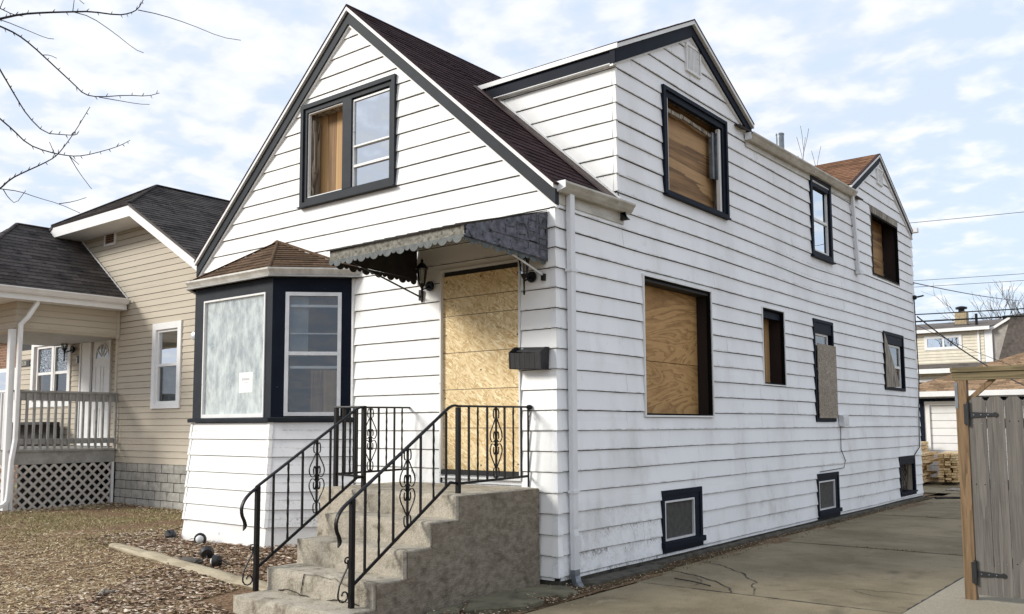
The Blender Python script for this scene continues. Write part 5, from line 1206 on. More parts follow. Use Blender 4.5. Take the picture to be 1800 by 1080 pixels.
for F, a, b in ((FP, PYF, YN-.03), (FPf, -15.3, PX)):
    siding(F, NB, 3.35, 3.84, lambda z: [(a, b)], [], m_tan, course=.117, zref=3.37, proud=.012, name='beam_siding')
MB().box(PX-.20, PX-.001, PYF+.001, YN-.03, 3.33, 3.839).box(-15.3, PX-.21, PYF+.001, PYF+.20, 3.33, 3.839).build('porch_beam', m_tan, NB)
MB().box(-15.3, PX-.2, PYF+.2, 2.05, 3.42, 3.44).build('porch_ceiling', m_soff, NB)
MB().box(PX-.03, PX+.03, YN-.08, YN-.02, 3.3, 3.85).build('beam_corner', m_tan, NB)
# deck, posts, lattice, railing
MB().box(-15.3, PX-.02, PYF+.02, 2.08, 1.16, 1.195).build('porch_floor', m_gpaint, NB)
MB().box(PX-.02, PX+.02, PYF+.0, YN-.03, .945, 1.165).box(-15.3, PX-.021, PYF-.02, PYF+.02, .945, 1.165).build('rim_board', m_gpaint, NB)
MB().box(PX-.04, PX+.05, PYF-.04, YN-.03, 1.167, 1.20).build('deck_edge', m_gpaint, NB)
MB().box(-15.2, PX-.3, 1.3, 1.32, -.1, 1.1).build('crawlspace_back', m_void, NB); MB().box(PX-.34, PX-.3, PYF+.3, 1.32, -.1, 1.1).build('crawlspace_side', m_void, NB)
MB().box(PX-.11, PX+.0, PYF-.085, PYF-.02+.03, .05, 3.34).build('porch_post', m_wht, NB)
LT = MB().box(PX-.03, PX+.03, PYF+.02, PYF+.06, .12, .944).box(PX-.03, PX+.03, YN-.08, YN-.04, .12, .944).build('lattice_skirt', m_wht, NB)
m_lat = generic('lattice_white', srgb('#c9c4bd'), srgb('#b2ada6'), 8, rough=.7, rnd=.08)
def lattice(F, s0, s1, z0, z1, par):
    for sg, d0 in ((1, .0), (-1, .008)):
        t = s0-(z1-z0)
        while t < s1+(z1-z0):
            P = clip([(t-.031, z0), (t+.031, z0), (t+.031+(z1-z0)*sg, z1), (t-.031+(z1-z0)*sg, z1)][::1], [(s0,z0),(s1,z0),(s1,z1),(s0,z1)])
            if len(P) > 2: MB().fpoly(F, P, d0, d0+.007).build('lattice_slat', m_lat, par)
            t += .178
lattice(FP, PYF+.06, YN-.08, .13, .94, LT); lattice(Fr((0,PYF,0),(1,0,0),(0,-1,0)), -13.2, PX-.12, .13, .94, LT)
RL = MB().box(PX-.05, PX+.06, PYF+.0, YN-.04, 2.225, 2.262).build('porch_railing', m_gpaint, NB)
MB().box(PX-.005, PX+.03, PYF+.02, YN-.05, 2.08, 2.222).box(PX-.005, PX+.03, PYF+.02, YN-.05, 1.30, 1.40).build('cross_rail', m_gpaint, RL)
for i in range(15): y = PYF+.10+i*.126; MB().box(PX+.032, PX+.07, y-.019, y+.019, 1.21, 2.21).build('baluster', m_gpaint, RL)
MB().box(-15.2, PX-.12, PYF-.06, PYF+.03, 2.225, 2.262).box(-15.2, PX-.12, PYF-.02, PYF+.02, 1.30, 1.40).build('front_rail', m_wht, RL)
for i in range(24): x = PX-.2-i*.126; MB().box(x-.019, x+.019, PYF-.062, PYF-.024, 1.21, 2.21).build('baluster', m_wht, RL)
rect_sweep([(-11.2,-.16,3.95),(-11.22,-.18,3.80),(-11.28,-.30,3.55),(-11.33,-.39,3.42),(-11.33,-.395,3.0),(-11.33,-.40,1.40),(-11.32,-.42,1.25),(-11.31,-.455,1.05),(-11.31,-.485,.45),(-11.31,-.50,.33),(-11.31,-.57,.26),(-11.30,-.70,.22)], .085, .065, (1,0,0), 'downspout', m_wht, NB)
# porch wall with window and door
YI = 2.1; FI = Fr((0,YI,0), (1,0,0), (0,-1,0)); WI = (-16.55, -14.62, 2.06, 3.70); DI = (-14.18, -12.95, 1.2, 3.62)
siding(FI, NB, 1.21, 3.42, lambda z: [(-17.4, -11.6)], [WI, DI], m_tan, course=.117, zref=1.21, proud=.012)
sheath(FI, NB, 1.0, 3.9, lambda z: [(-17.4, -11.6)], [WI, DI], m_dark)
MB().box(-11.6, -11.55, YN, YI, 1.2, 3.42).build('porch_return_wall', m_tan, NB)
m_lead = G('patterned_glass'); _n = m_lead.noise(3.2, 2, .5, m_lead.map((1.1,1,1)), 2.2); _b = m_lead.mr(m_lead.math('ABSOLUTE', m_lead.math('SUBTRACT', m_lead.math('FRACT', m_lead.math('MULTIPLY', _n, 11.)), .5)), .05, .30)
m_lead = m_lead.fin(m_lead.mix(_b, srgb('#b9c2cc'), srgb('#2c3846')), .15)
W = ringp('porch_window', m_wht, NB, FI, WI[0]+.002, WI[1]-.002, WI[2]+.002, 3.60, .13, -.03, .04)
for a, b in ((-16.30, -15.53), (-15.45, -14.76)):
    ringp('sash', m_wht, W, FI, a, b, 2.20, 3.46, .05, -.05, .01); MB().fbox(FI, a+.05, b-.05, 2.80, 2.86, -.05, .0).build('meeting_rail', m_wht, W)
    plate('patterned_pane', m_lead, W, FI, a+.05, b-.05, 2.86, 3.41, -.04, -.03); pane(W, m_glass, FI, a+.05, b-.05, 2.25, 2.80, -.035)
MB().fbox(FI, -15.53, -15.45, 2.20, 3.46, -.05, .02).build('mullion', m_wht, W); plate('inner_shade', m_screen, W, FI, -16.3, -14.7, 2.2, 3.45, -.12, -.11)
Dn = ringp('porch_door', m_wht, NB, FI, -14.18, -12.86, 1.21, 3.60, .05, -.03, .05)
plate('side_panel', m_wht, Dn, FI, -14.12, -13.74, 1.26, 3.54, -.02, .03)
plate('door_leaf', m_wht, Dn, FI, -13.72, -12.92, 1.26, 3.52, -.06, -.02)
fan = MB(); cxf, czf = -13.30, 3.06; n = 14
for k in range(n): a0_, a1_ = math.pi*k/n, math.pi*(k+1)/n; fan.add([FI.p(cxf+.06*math.cos(a0_), czf+.06*math.sin(a0_), -.018), FI.p(cxf+.27*math.cos(a0_), czf+.30*math.sin(a0_), -.018), FI.p(cxf+.27*math.cos(a1_), czf+.30*math.sin(a1_), -.018), FI.p(cxf+.06*math.cos(a1_), czf+.06*math.sin(a1_), -.018)], [(0,1,2,3)])
fan.build('fan_light', m_glass, Dn); sb = MB()
for k in range(1, 5): a = math.pi*k/5; sb.bar(FI.p(cxf+.06*math.cos(a), czf+.06*math.sin(a), -.01), FI.p(cxf+.28*math.cos(a), czf+.31*math.sin(a), -.01), .015, .02)
for k in range(n): a0_, a1_ = math.pi*k/n, math.pi*(k+1)/n; sb.bar(FI.p(cxf+.28*math.cos(a0_), czf+.31*math.sin(a0_), -.01), FI.p(cxf+.28*math.cos(a1_), czf+.31*math.sin(a1_), -.01), .025, .02)
sb.build('fan_muntins', m_wht, Dn); plate('lock', m_blk, Dn, FI, -13.70, -13.64, 2.18, 2.32, -.018, .03)
for zz0, zz1 in ((1.40, 2.0), (2.15, 2.9)): ringp('door_moulding', m_wht, Dn, FI, -13.60, -13.36, zz0, zz1, .025, -.019, -.010); ringp('door_moulding', m_wht, Dn, FI, -13.26, -13.02, zz0, zz1, .025, -.019, -.010)
T_ = thing('doorbell', 'black and white doorbell on the white door trim of the tan house porch', 'doorbell', (-14.2, YI-.05, 3.05))
MB().fbox(FI, -14.30, -14.20, 2.99, 3.16, .02, .055).build('black_face', m_blk, T_); MB().fbox(FI, -14.298, -14.27, 3.0, 3.12, .056, .06).build('white_strip', m_wht, T_)
carriage_lamp(-14.47, YI-.04, 3.30, 'black carriage lamp on the porch wall of the tan house, by its window', 1.35, None)
AP_ = thing('address_plate', 'small dark house number plate beside the porch window of the tan house', 'sign', (-16.95, YI-.03, 3.06))
MB().fbox(FI, -17.22, -16.64, 3.035, 3.18, .012, .03).build('plate', m_blk, AP_)
text_mesh('house_number', '0528', .135, generic('cream_number', srgb('#cfc9b8'), srgb('#c2bca9'), rnd=0), AP_, Matrix.Translation((-16.95, YI-.0315, 3.105)) @ Matrix.Rotation(math.pi/2, 4, 'X'), .001)
BN = thing('porch_bench', 'black storage bench with open panels behind the balusters of the tan house porch', 'bench', (-15.9, 1.7, 1.2))
MB().box(-17.1,-14.75,1.55,1.95,1.66,1.72).build('seat', m_blk, BN); MB().box(-17.1,-14.75,1.90,1.95,1.26,1.66).build('back_panel', m_void, BN)
for x in (-17.08,-15.95,-14.80): MB().box(x,x+.05,1.55,1.60,1.20,1.66).build('leg', m_blk, BN)
MB().box(-17.1,-14.75,1.551,1.60,1.24,1.29).build('bottom_rail', m_blk, BN)
# meter on the tan house next to the bay
tag(MB().lathe((-8.75,YN-.01,3.18),[(.10,-.02),(.10,.03),(.075,.05),(.07,.10),(.03,.12)],14,(0,-1,0)).build('electric_meter', m_alu, smooth=True), 'round grey electric meter on the tan wall just left of the bay window', 'meter')
# brick house beyond the porch
BH = thing('brick_house', 'brown brick house seen beneath the porch roof at the far left', 'house', (-24, 8, 0))
m_brk = G('brown_brick'); bt = m_brk.n('ShaderNodeTexBrick'); bt.inputs['Scale'].default_value = 1.; bt.inputs['Brick Width'].default_value = .21; bt.inputs['Row Height'].default_value = .075; bt.inputs['Mortar Size'].default_value = .008
bt.inputs['Color1'].default_value = srgb('#8a6248'); bt.inputs['Color2'].default_value = srgb('#74503c'); bt.inputs['Mortar'].default_value = srgb('#8f8577')
m_brk.l(m_brk.map((1,1,1),(math.pi/2,0,0)), bt.inputs['Vector']); m_brk = m_brk.fin(bt.outputs['Color'], .9)
MB().box(-29,-18.6,3.2,14,-.1,4.1).build('brick_wall', m_brk, BH); MB().prism([(-29.4,2.8,4.1),(-18.2,2.8,4.1),(-18.2,14.4,4.1),(-29.4,14.4,4.1)],[(-25,7.6,5.4),(-22.4,7.6,5.4),(-22.4,9.6,5.4),(-25,9.6,5.4)]).build('roof', m_nroof, BH)
for x in (-26.4,-21.2): f_ = MB().box(x,x+1.2,3.17,3.2,1.6,3.2).build('window', m_wht, BH); MB().box(x+.1,x+1.1,3.16,3.17,1.7,3.1).build('pane', m_glassb, f_)

# ---------------------------------------------------------------- garage behind
GA = thing('garage', 'white garage with tan shingled hip roof and panelled overhead door behind the driveway', 'garage', (1, 24, 0))
GY = 21.0; FGa = Fr((0,GY,0), (1,0,0), (0,-1,0))
sheath(FGa, GA, -.1, 2.62, lambda z: [(-2.0, 4.6)], [(-1.70, 3.6, -1, 2.25)], m_wht, d=0, name='front_wall')
for x in (-2.0, 4.54): MB().box(x, x+.06, GY+.06, 27.4, -.1, 2.62).build('side_wall', m_wht, GA)
MB().box(-2.0,4.6,27.4,27.46,-.1,2.62).build('back_wall', m_wht, GA)
dt = MB().fbox(FGa,-1.84,-1.701,-.08,2.25,.0,.03).fbox(FGa,3.6,3.74,-.08,2.25,.0,.03).fbox(FGa,-1.84,3.74,2.251,2.34,.0,.03).build('garage_door', m_navy, GA)
MB().fbox(FGa,-1.70,-1.56,-.08,2.25,-.05,-.0).fbox(FGa,-1.56,3.6,2.13,2.25,-.05,-.0).build('door_stop', m_wht, dt)
for i in range(10): MB().fbox(FGa, -1.56, 3.6, -.05+i*.218, -.05+i*.218+.206, -.09, -.055).build('door_panel', m_wht, dt)
plate('door_back', m_void, dt, FGa, -1.56, 3.6, -.05, 2.13, -.11, -.095)
m_groof = generic('tan_blend_shingle', srgb('#8f7861'), srgb('#a3886c'), 18, rough=.95, bump=.3, bs=120, rnd=.42, dirt=(srgb('#6d5846'), 6, .52, .66), spec=.1)
ex0, ex1, ey0, ey1, ezg = -2.45, 5.05, GY-.42, 27.9, 2.53; gsl = .40; hr = (ex1-ex0)/2*gsl; gb = [260]
yA, yB = ey0+(ex1-ex0)/2, ey1-(ex1-ex0)/2+.01
if yB < yA: yA = yB = (ey0+ey1)/2
Vg = Vector((0,(yA-ey0),hr)); shingles(GA, (ex0,ey0,ezg), (1,0,0), Vg, [(0,0),(ex1-ex0,0),((ex1-ex0)/2,Vg.length)], m_groof, m_deck, .30, .14, nind=260, slab=.04, budget=gb)
for sx, xe in ((1, ex1), (-1, ex0)):
    Vg = Vector((-sx*(ex1-ex0)/2, 0, hr)); shingles(GA, (xe,0,ezg), (0,1,0), Vg, [(ey0,0),(ey1,0),(yB,Vg.length),(yA-.001,Vg.length)], m_groof, m_deck, .30, .14, nind=0, slab=.04, name='side_slope_shingle')
Vg = Vector((0,-(ey1-yB),hr)); shingles(GA, (ex0,ey1,ezg), (1,0,0), Vg, [(0,0),(ex1-ex0,0),((ex1-ex0)/2,Vg.length)], m_groof, m_deck, .30, .14, nind=0, slab=.04, name='back_slope_shingle')
MB().box(ex0,ex1,ey0-.02,ey0,ezg-.15,ezg+.0).box(ex0-.02,ex0,ey0,ey1,ezg-.15,ezg).box(ex1,ex1+.02,ey0,ey1,ezg-.15,ezg).build('fascia', m_wht, GA); MB().box(ex0,ex1,ey0,GY-.0,ezg-.15,ezg-.14).build('soffit', m_soff, GA)

# ---------------------------------------------------------------- lumber on the drive
m_lum = wood_mat('new_pine', [srgb('#a9855a'), srgb('#d2b282'), srgb('#e0c594'), srgb('#ead3a8')], 'y', 1., rings=4)
random.seed(21)
dr = Vector((.23, .97, 0)).normalized()
def lumber(c, ln, wd, th, yaw, lab, grp='new pine boards stacked before the garage', pitch=0.):
    d = Vector((math.sin(yaw), math.cos(yaw), pitch)).normalized(); a = Vector(c); return tag(MB().bar(a, a+d*ln, wd, th).build('lumber_board', m_lum), lab, 'board', grp)
COLP = ['leftmost','second','third','fourth','rightmost']; COLN = ['left','middle','right']; ROWN = ['lowest','second','third','fourth','fifth','sixth','seventh','eighth','ninth','tenth','eleventh','twelfth','topmost']
random.seed(21)
# square-ended pack beside the gate post, ends toward the street
for r in range(12):
    for k in range(3):
        lumber((-.66+k*.15+random.uniform(-.02,.02), 18.15+k*.05+random.uniform(-.12,.10), .11+r*.062), 2.3, .135, random.choice((.05,.052,.045)), -.12+random.uniform(-.02,.02), f'{COLN[k]} pine board, {ROWN[r]} layer of the square-ended pack by the gate post')
# splayed pile at the house corner
for r in range(9):
    for k in range(2):
        lumber((-1.22+k*.165+random.uniform(-.07,.07)+(.10 if r > 5 else 0)-(.0 if r else .0), 17.35+random.uniform(-.16,.16)+r*.03, .115+r*.085), 2.0, .15, .062 if k else .07, -.10+random.uniform(-.10,.10), f'{COLN[2*k]} pine board, {ROWN[r]} layer of the splayed pile at the house corner', 'splayed pine boards at the house corner')
# long boards behind, running back toward the garage
for r in range(10):
    for k in range(5):
        if r < 9 and k in (1, 2): continue
        lumber((-2.15+k*.20+random.uniform(-.015,.015), 18.5+random.uniform(-.1,.1), .10+r*.105), 2.3, .19, .085, -.14+random.uniform(-.008,.008), f'long pine board, {COLP[k]} in the {ROWN[r]} layer of the tall pile behind', 'long pine boards before the garage door')
tag(MB().box(-.12,.32,16.1,16.9,.006,.03).build('flat_board', m_oldw), 'thin grey board lying flat on the driveway before the lumber', 'board')

# ---------------------------------------------------------------- gate and post
m_post = wood_mat('treated_post', [srgb('#40311f'), srgb('#655035'), srgb('#786044'), srgb('#8a7254')], 'z', 1.6, bw=.35, dist=.5)
m_postx = wood_mat('treated_rail', [srgb('#3e3525'), srgb('#5c5136'), srgb('#6d6043'), srgb('#7e7153')], 'x', 1.6, bw=.35, dist=.5)
m_fen = wood_mat('silvered_fence_board', [srgb('#34312d'), srgb('#57534d'), srgb('#6b6660'), srgb('#7e7872')], 'z', 3.0, rings=2, st_=.03, dist=.25, bw=.22)
GT = thing('wooden_gate', 'weathered grey board gate hung on a brown post with black strap hinges', 'gate', (3.9, 1.8, 0))
gy = 1.80
MB().box(3.283,3.378,gy-.045,gy+.045,-.1,1.998).build('gate_post', m_post, GT)
MB().box(3.25,5.4,gy-.06,gy+.06,2.075,2.118).build('cap_rail', m_postx, GT); MB().box(3.262,5.4,gy-.045,gy-.005,2.0,2.073).build('top_rail', m_postx, GT); MB().box(3.38,5.4,gy+.0,gy+.045,2.0,2.073).build('top_rail', m_postx, GT)
MB().bar((3.37,gy+.01,1.80),(3.62,gy+.01,2.03),.04,.045,(0,1,0)).build('brace', m_post, GT)
random.seed(4)
for i in range(13):
    a, b = 3.388+i*.147, 3.388+i*.147+.141; t = 1.845+random.uniform(-.006,.006); z0 = .07+random.uniform(-.01,.01)
    MB().fpoly(Fr((0,gy-.03,0),(1,0,0),(0,-1,0)), [(a,z0),(b,z0),(b,t-.045),(b-.035,t),(a+.035,t),(a,t-.045)], -.009, .009).build('fence_board', m_fen, GT)
for i in range(13):
    for z in (.34, 1.05, 1.60):
        for dx in (.035, .105): MB().lathe((3.388+i*.147+dx, gy-.039, z+.01*((i*7) % 3)), [(.006,0),(.005,.002)], 6, (0,-1,0)).build('nail_head', m_galv if (i+int(z*3)) % 3 else m_iron, GT)
for z in (.36, 1.05, 1.60): MB().box(3.40,5.25,gy-.018,gy+.02,z-.045,z+.045).build('back_rail', m_fen, GT)
for z, ang in ((1.68, .0), (.25, 0.)):
    h = MB().box(3.352,3.384,gy-.068,gy-.046,z-.085,z+.10).build('strap_hinge', m_blk, GT)
    MB().prism([(3.386,gy-.052,z-.028),(3.60,gy-.052,z-.012),(3.60,gy-.052,z+.012),(3.386,gy-.052,z+.028)],[(3.386,gy-.042,z-.028),(3.60,gy-.042,z-.012),(3.60,gy-.042,z+.012),(3.386,gy-.042,z+.028)]).lathe((3.605,gy-.047,z),[(.022,-.004),(.022,.004)],10,(0,-1,0)).build('hinge_strap', m_blk, h)
    MB().tube([(3.385,gy-.058,z-.10),(3.385,gy-.058,z+.12)],.012,8).build('hinge_pin', m_blk, h)
    for q in (3.43,3.49,3.55): MB().lathe((q,gy-.052,z),[(.006,0),(.006,.004)],6,(0,-1,0)).build('bolt', m_galv, h)
MB().box(3.280,3.305,gy-.050,gy-.046,1.74,1.98).build('latch_plate', m_galv, GT)

# ---------------------------------------------------------------- cream house across the alley
CH = thing('cream_house', 'cream-sided house with grey side gable, low chimney and slider windows beyond the garage roof', 'house', (-8, 48, 0))
m_cr = generic('cream_siding', srgb('#dcd5c2'), srgb('#cfc7b3'), 3, rough=.6, rnd=.06, bump=.05); m_gs = generic('grey_shake_siding', srgb('#a9a49c'), srgb('#8f8a83'), 8, rough=.8, rnd=.15)
m_cr2 = generic('grey_brown_roofing', srgb('#6a625c'), srgb('#57504b'), 8, rough=.95, rnd=.2, dirt=(srgb('#39342f'), .8, .52, .66))
CY = 42.7; FCr = Fr((0,CY,0), (1,0,0), (0,-1,0))
siding(FCr, CH, 4.55, 6.30, lambda z: [(-14,-4.05)], [(-6.85,-5.07,5.40,6.13)], m_cr, course=.155, zref=4.56, proud=.02, slot=.012); sheath(FCr, CH, 4.3, 6.4, lambda z: [(-14,-4.0)], [(-6.85,-5.07,5.40,6.13)], m_dark)
MB().fbox(FCr,-4.03,-3.68,4.55,6.33,-.1,.05).fbox(FCr,-4.35,-4.25,4.6,6.3,.0,.06).build('corner_trim', m_wht, CH)
MB().prism([(-14.3,CY-.3,6.38),(-3.7,CY-.3,6.38),(-3.7,CY+5,7.2),(-14.3,CY+5,7.2)],[(-14.3,CY-.3,6.46),(-3.7,CY-.3,6.46),(-2.9,CY+5,7.3),(-14.3,CY+5,7.3)]).build('upper_roof', m_cr2, CH)
MB().box(-14.3,-3.72,CY-.38,CY-.3,6.28,6.45).build('eave_fascia', m_wht, CH)
W = ringp('slider_window', m_wht, CH, FCr, -6.85,-5.07,5.40,6.13,.14,-.05,.05); MB().fbox(FCr,-5.98,-5.90,5.54,5.99,-.04,.03).build('mullion', m_wht, W); pane(W, m_glassb, FCr, -6.71,-5.98,5.54,5.99,-.02); pane(W, m_glassb, FCr, -5.90,-5.21,5.54,5.99,-.02); plate('blind', m_curt, W, FCr,-5.9,-5.2,5.5,6.0,-.12,-.1)
MB().prism([(-14.3,CY-1.4,4.30),(-3.1,CY-1.4,4.30),(-3.4,CY,4.62),(-14.3,CY,4.62)],[(-14.3,CY-1.4,4.36),(-3.1,CY-1.4,4.36),(-3.4,CY,4.68),(-14.3,CY,4.68)]).build('lower_roof', m_cr2, CH)
MB().box(-14.3,-3.1,CY-1.48,CY-1.4,4.12,4.35).build('eave_fascia', m_wht, CH)
FCl = Fr((0,CY-.9,0), (1,0,0), (0,-1,0)); siding(FCl, CH, 0, 4.2, lambda z: [(-14,-3.4)], [(-7.35,-5.0,2.8,3.85)], m_cr, course=.155, zref=0, proud=.02, slot=.012, stuff=True, name='lower_wall_siding'); sheath(FCl, CH, -.1, 4.2, lambda z: [(-14,-3.4)], [(-7.35,-5.0,2.8,3.85)], m_dark)
W = ringp('slider_window', m_wht, CH, FCl, -7.35,-5.0,2.8,3.85,.14,-.05,.05); pane(W, m_glassb, FCl, -7.2,-6.2,2.95,3.7,-.02); pane(W, m_glassb, FCl, -6.1,-5.15,2.95,3.7,-.02); MB().fbox(FCl,-6.2,-6.1,2.94,3.71,-.04,.03).build('mullion', m_wht, W)
# side wall of the dormer, steep main roof and right gable
m0 = MB().add([(-3.66,CY,4.5),(-3.66,CY,6.36),(-3.20,CY+3.5,7.0),(-3.66,CY+3.5,4.5)],[(0,1,2,3)])
MB().prism([(-3.68,CY+.05,6.3),(-2.75,CY+.05,6.86),(-3.52,CY+.05,4.5),(-3.68,CY+.05,4.5)],[(-3.68,CY+.2,6.3),(-2.75,CY+.2,6.86),(-3.52,CY+.2,4.5),(-3.68,CY+.2,4.5)]).build('side_wall', m_gs, CH)
MB().prism([(-3.72,CY-.1,6.36),(-2.72,CY-.1,6.95),(-2.72,CY-.1,6.82),(-3.72,CY-.1,6.22)],[(-3.72,CY+.05,6.36),(-2.72,CY+.05,6.95),(-2.72,CY+.05,6.82),(-3.72,CY+.05,6.22)]).build('rake_board', m_wht, CH)
MB().prism([(-3.55,CY-.3,4.2),(-2.30,CY-.3,4.2),(-1.75,CY-.2,7.0),(-2.78,CY-.2,6.92)],[(-3.55,CY+.0,4.2),(-2.30,CY+.0,4.2),(-1.75,CY+.04,7.0),(-2.78,CY+.04,6.92)]).build('steep_roof', m_cr2, CH)
MB().prism([(-2.45,CY-.15,4.0),(2.2,CY-.15,4.0),(2.2,CY-.15,4.2),(-1.45,CY-.15,6.9)],[(-2.45,CY-.1,4.0),(2.2,CY-.1,4.0),(2.2,CY-.1,4.2),(-1.45,CY-.1,6.9)]).build('gable_wall', m_gs, CH)
MB().bar((-1.72,CY-.28,7.0),(.4,CY-.28,4.0),.14,.2,(0,1,0)).build('rake_board', m_soff, CH)
W = MB().box(-1.98,-1.55,CY-.24,CY-.17,4.5,5.75).build('gable_window', m_wht, CH); MB().box(-1.88,-1.70,CY-.25,CY-.241,4.8,5.3).build('pane', m_void, W)
MB().box(-8,2,CY+.5,CY+8,-.1,4.4).build('house_body', m_gs, CH)
c_ = rough_box(-5.62,-5.05,CY+1.2,CY+1.8,6.5,7.45,.12,.01,.02).build('chimney', generic('tan_brick_chimney', srgb('#a89878'), srgb('#8a7a5e'), 12, rnd=0), CH); MB().box(-5.66,-5.01,CY+1.16,CY+1.84,6.6,6.78).build('lead_flashing', m_cr2, c_); MB().lathe((-5.33,CY+1.5,7.45),[(.15,0),(.15,.14),(.28,.15),(.28,.25),(.1,.30)],10).build('chimney_cap', m_iron, c_)
MB().lathe((-4.55,CY+1.0,6.6),[(.07,0),(.07,.65)],8).build('vent_pipe', m_iron, CH); MB().box(-3.35,-2.95,CY+1.0,CY+1.3,6.85,7.05).build('roof_vent', m_iron, CH)
SD = thing('satellite_dish', 'grey satellite dish on a tripod at the peak of the cream house', 'satellite dish', (-2.45, CY-.2, 6.9))
MB().lathe((-2.62,CY-.4,7.32),[(.02,-.08),(.16,-.05),(.24,.0),(.25,.01),(.16,-.03),(.02,-.06)],16,(-.8,-.6,.25)).build('dish', m_galv, SD, smooth=True); MB().tube([(-2.5,CY-.3,7.3),(-2.42,CY-.2,7.0),(-2.42,CY-.2,6.8)],.03,6).tube([(-2.42,CY-.2,7.05),(-2.2,CY-.2,6.8)],.02,5).tube([(-2.42,CY-.2,7.05),(-2.7,CY-.2,6.8)],.02,5).build('mount', m_galv, SD)

# ---------------------------------------------------------------- bare trees
m_bark = generic('bare_bark', srgb('#5b5048'), srgb('#3f3731'), 9, rough=.9, rnd=.1); m_bark2 = generic('dark_twig_bark', srgb('#2a2527'), srgb('#1a1719'), 12, rough=.8, rnd=.05)
def bare_tree(x, y, h, seed, lab, lean=0., sp_=1., depth=5, r0=.16, n0=5):
    rs = random.Random(seed); T_ = thing('bare_tree', lab, 'tree', (x, y, 0), 'bare trees behind the houses'); tr, crw = MB(), MB()
    def grow(p, d, L, r, lv):
        nseg = 3; P = [p]; dd = Vector(d)
        for _ in range(nseg):
            dd = (dd+Vector((rs.gauss(0,.11), rs.gauss(0,.11), rs.gauss(0,.05)+.04))).normalized(); P.append(P[-1]+dd*L/nseg)
        (tr if lv == 0 else crw).tube(P, [max(.009, r*(1-.45*i/nseg)) for i in range(nseg+1)], 5 if lv < 2 else 3, cap=False)
        if lv >= depth: return
        for k in range(rs.choice((2,3,3)) if lv else n0):
            t = rs.uniform(.45,1.) if k else 1.; q = P[min(nseg, int(t*nseg+.5))]; a = rs.uniform(0, 6.283); tl_ = rs.uniform(.25,.75)*sp_
            o = dd.orthogonal().normalized(); o = Matrix.Rotation(a, 3, dd) @ o; nd = (dd*math.cos(tl_)+o*math.sin(tl_)).normalized(); grow(q, nd, L*rs.uniform(.58,.82), r*.55, lv+1)
    grow(Vector((x, y, -.1)), Vector((lean, 0, 1)).normalized(), h*.30, r0, 0)
    tr.build('trunk', m_bark, T_); crw.build('crown', m_bark, T_); return T_
bare_tree(-9.0, 26, 13.6, 4, 'bare tree crown showing above the white house roof beside the tan dormer', sp_=.6, depth=5)
bare_tree(-12.9, 62, 13.0, 6, 'wide bare tree just right of the rear corner of the white house', sp_=1.1)
bare_tree(-10.8, 66, 12.6, 12, 'bare tree behind the chimney of the cream house', sp_=1.05)
bare_tree(-6.9, 62, 13.0, 9, 'slim bare tree left of the satellite dish', sp_=.75)
bare_tree(-5.3, 60, 13.8, 15, 'tall bare tree right of the satellite dish', sp_=.7, r0=.2)
bare_tree(-2.6, 62, 13.0, 18, 'bare tree at the right edge above the gate', sp_=.9)
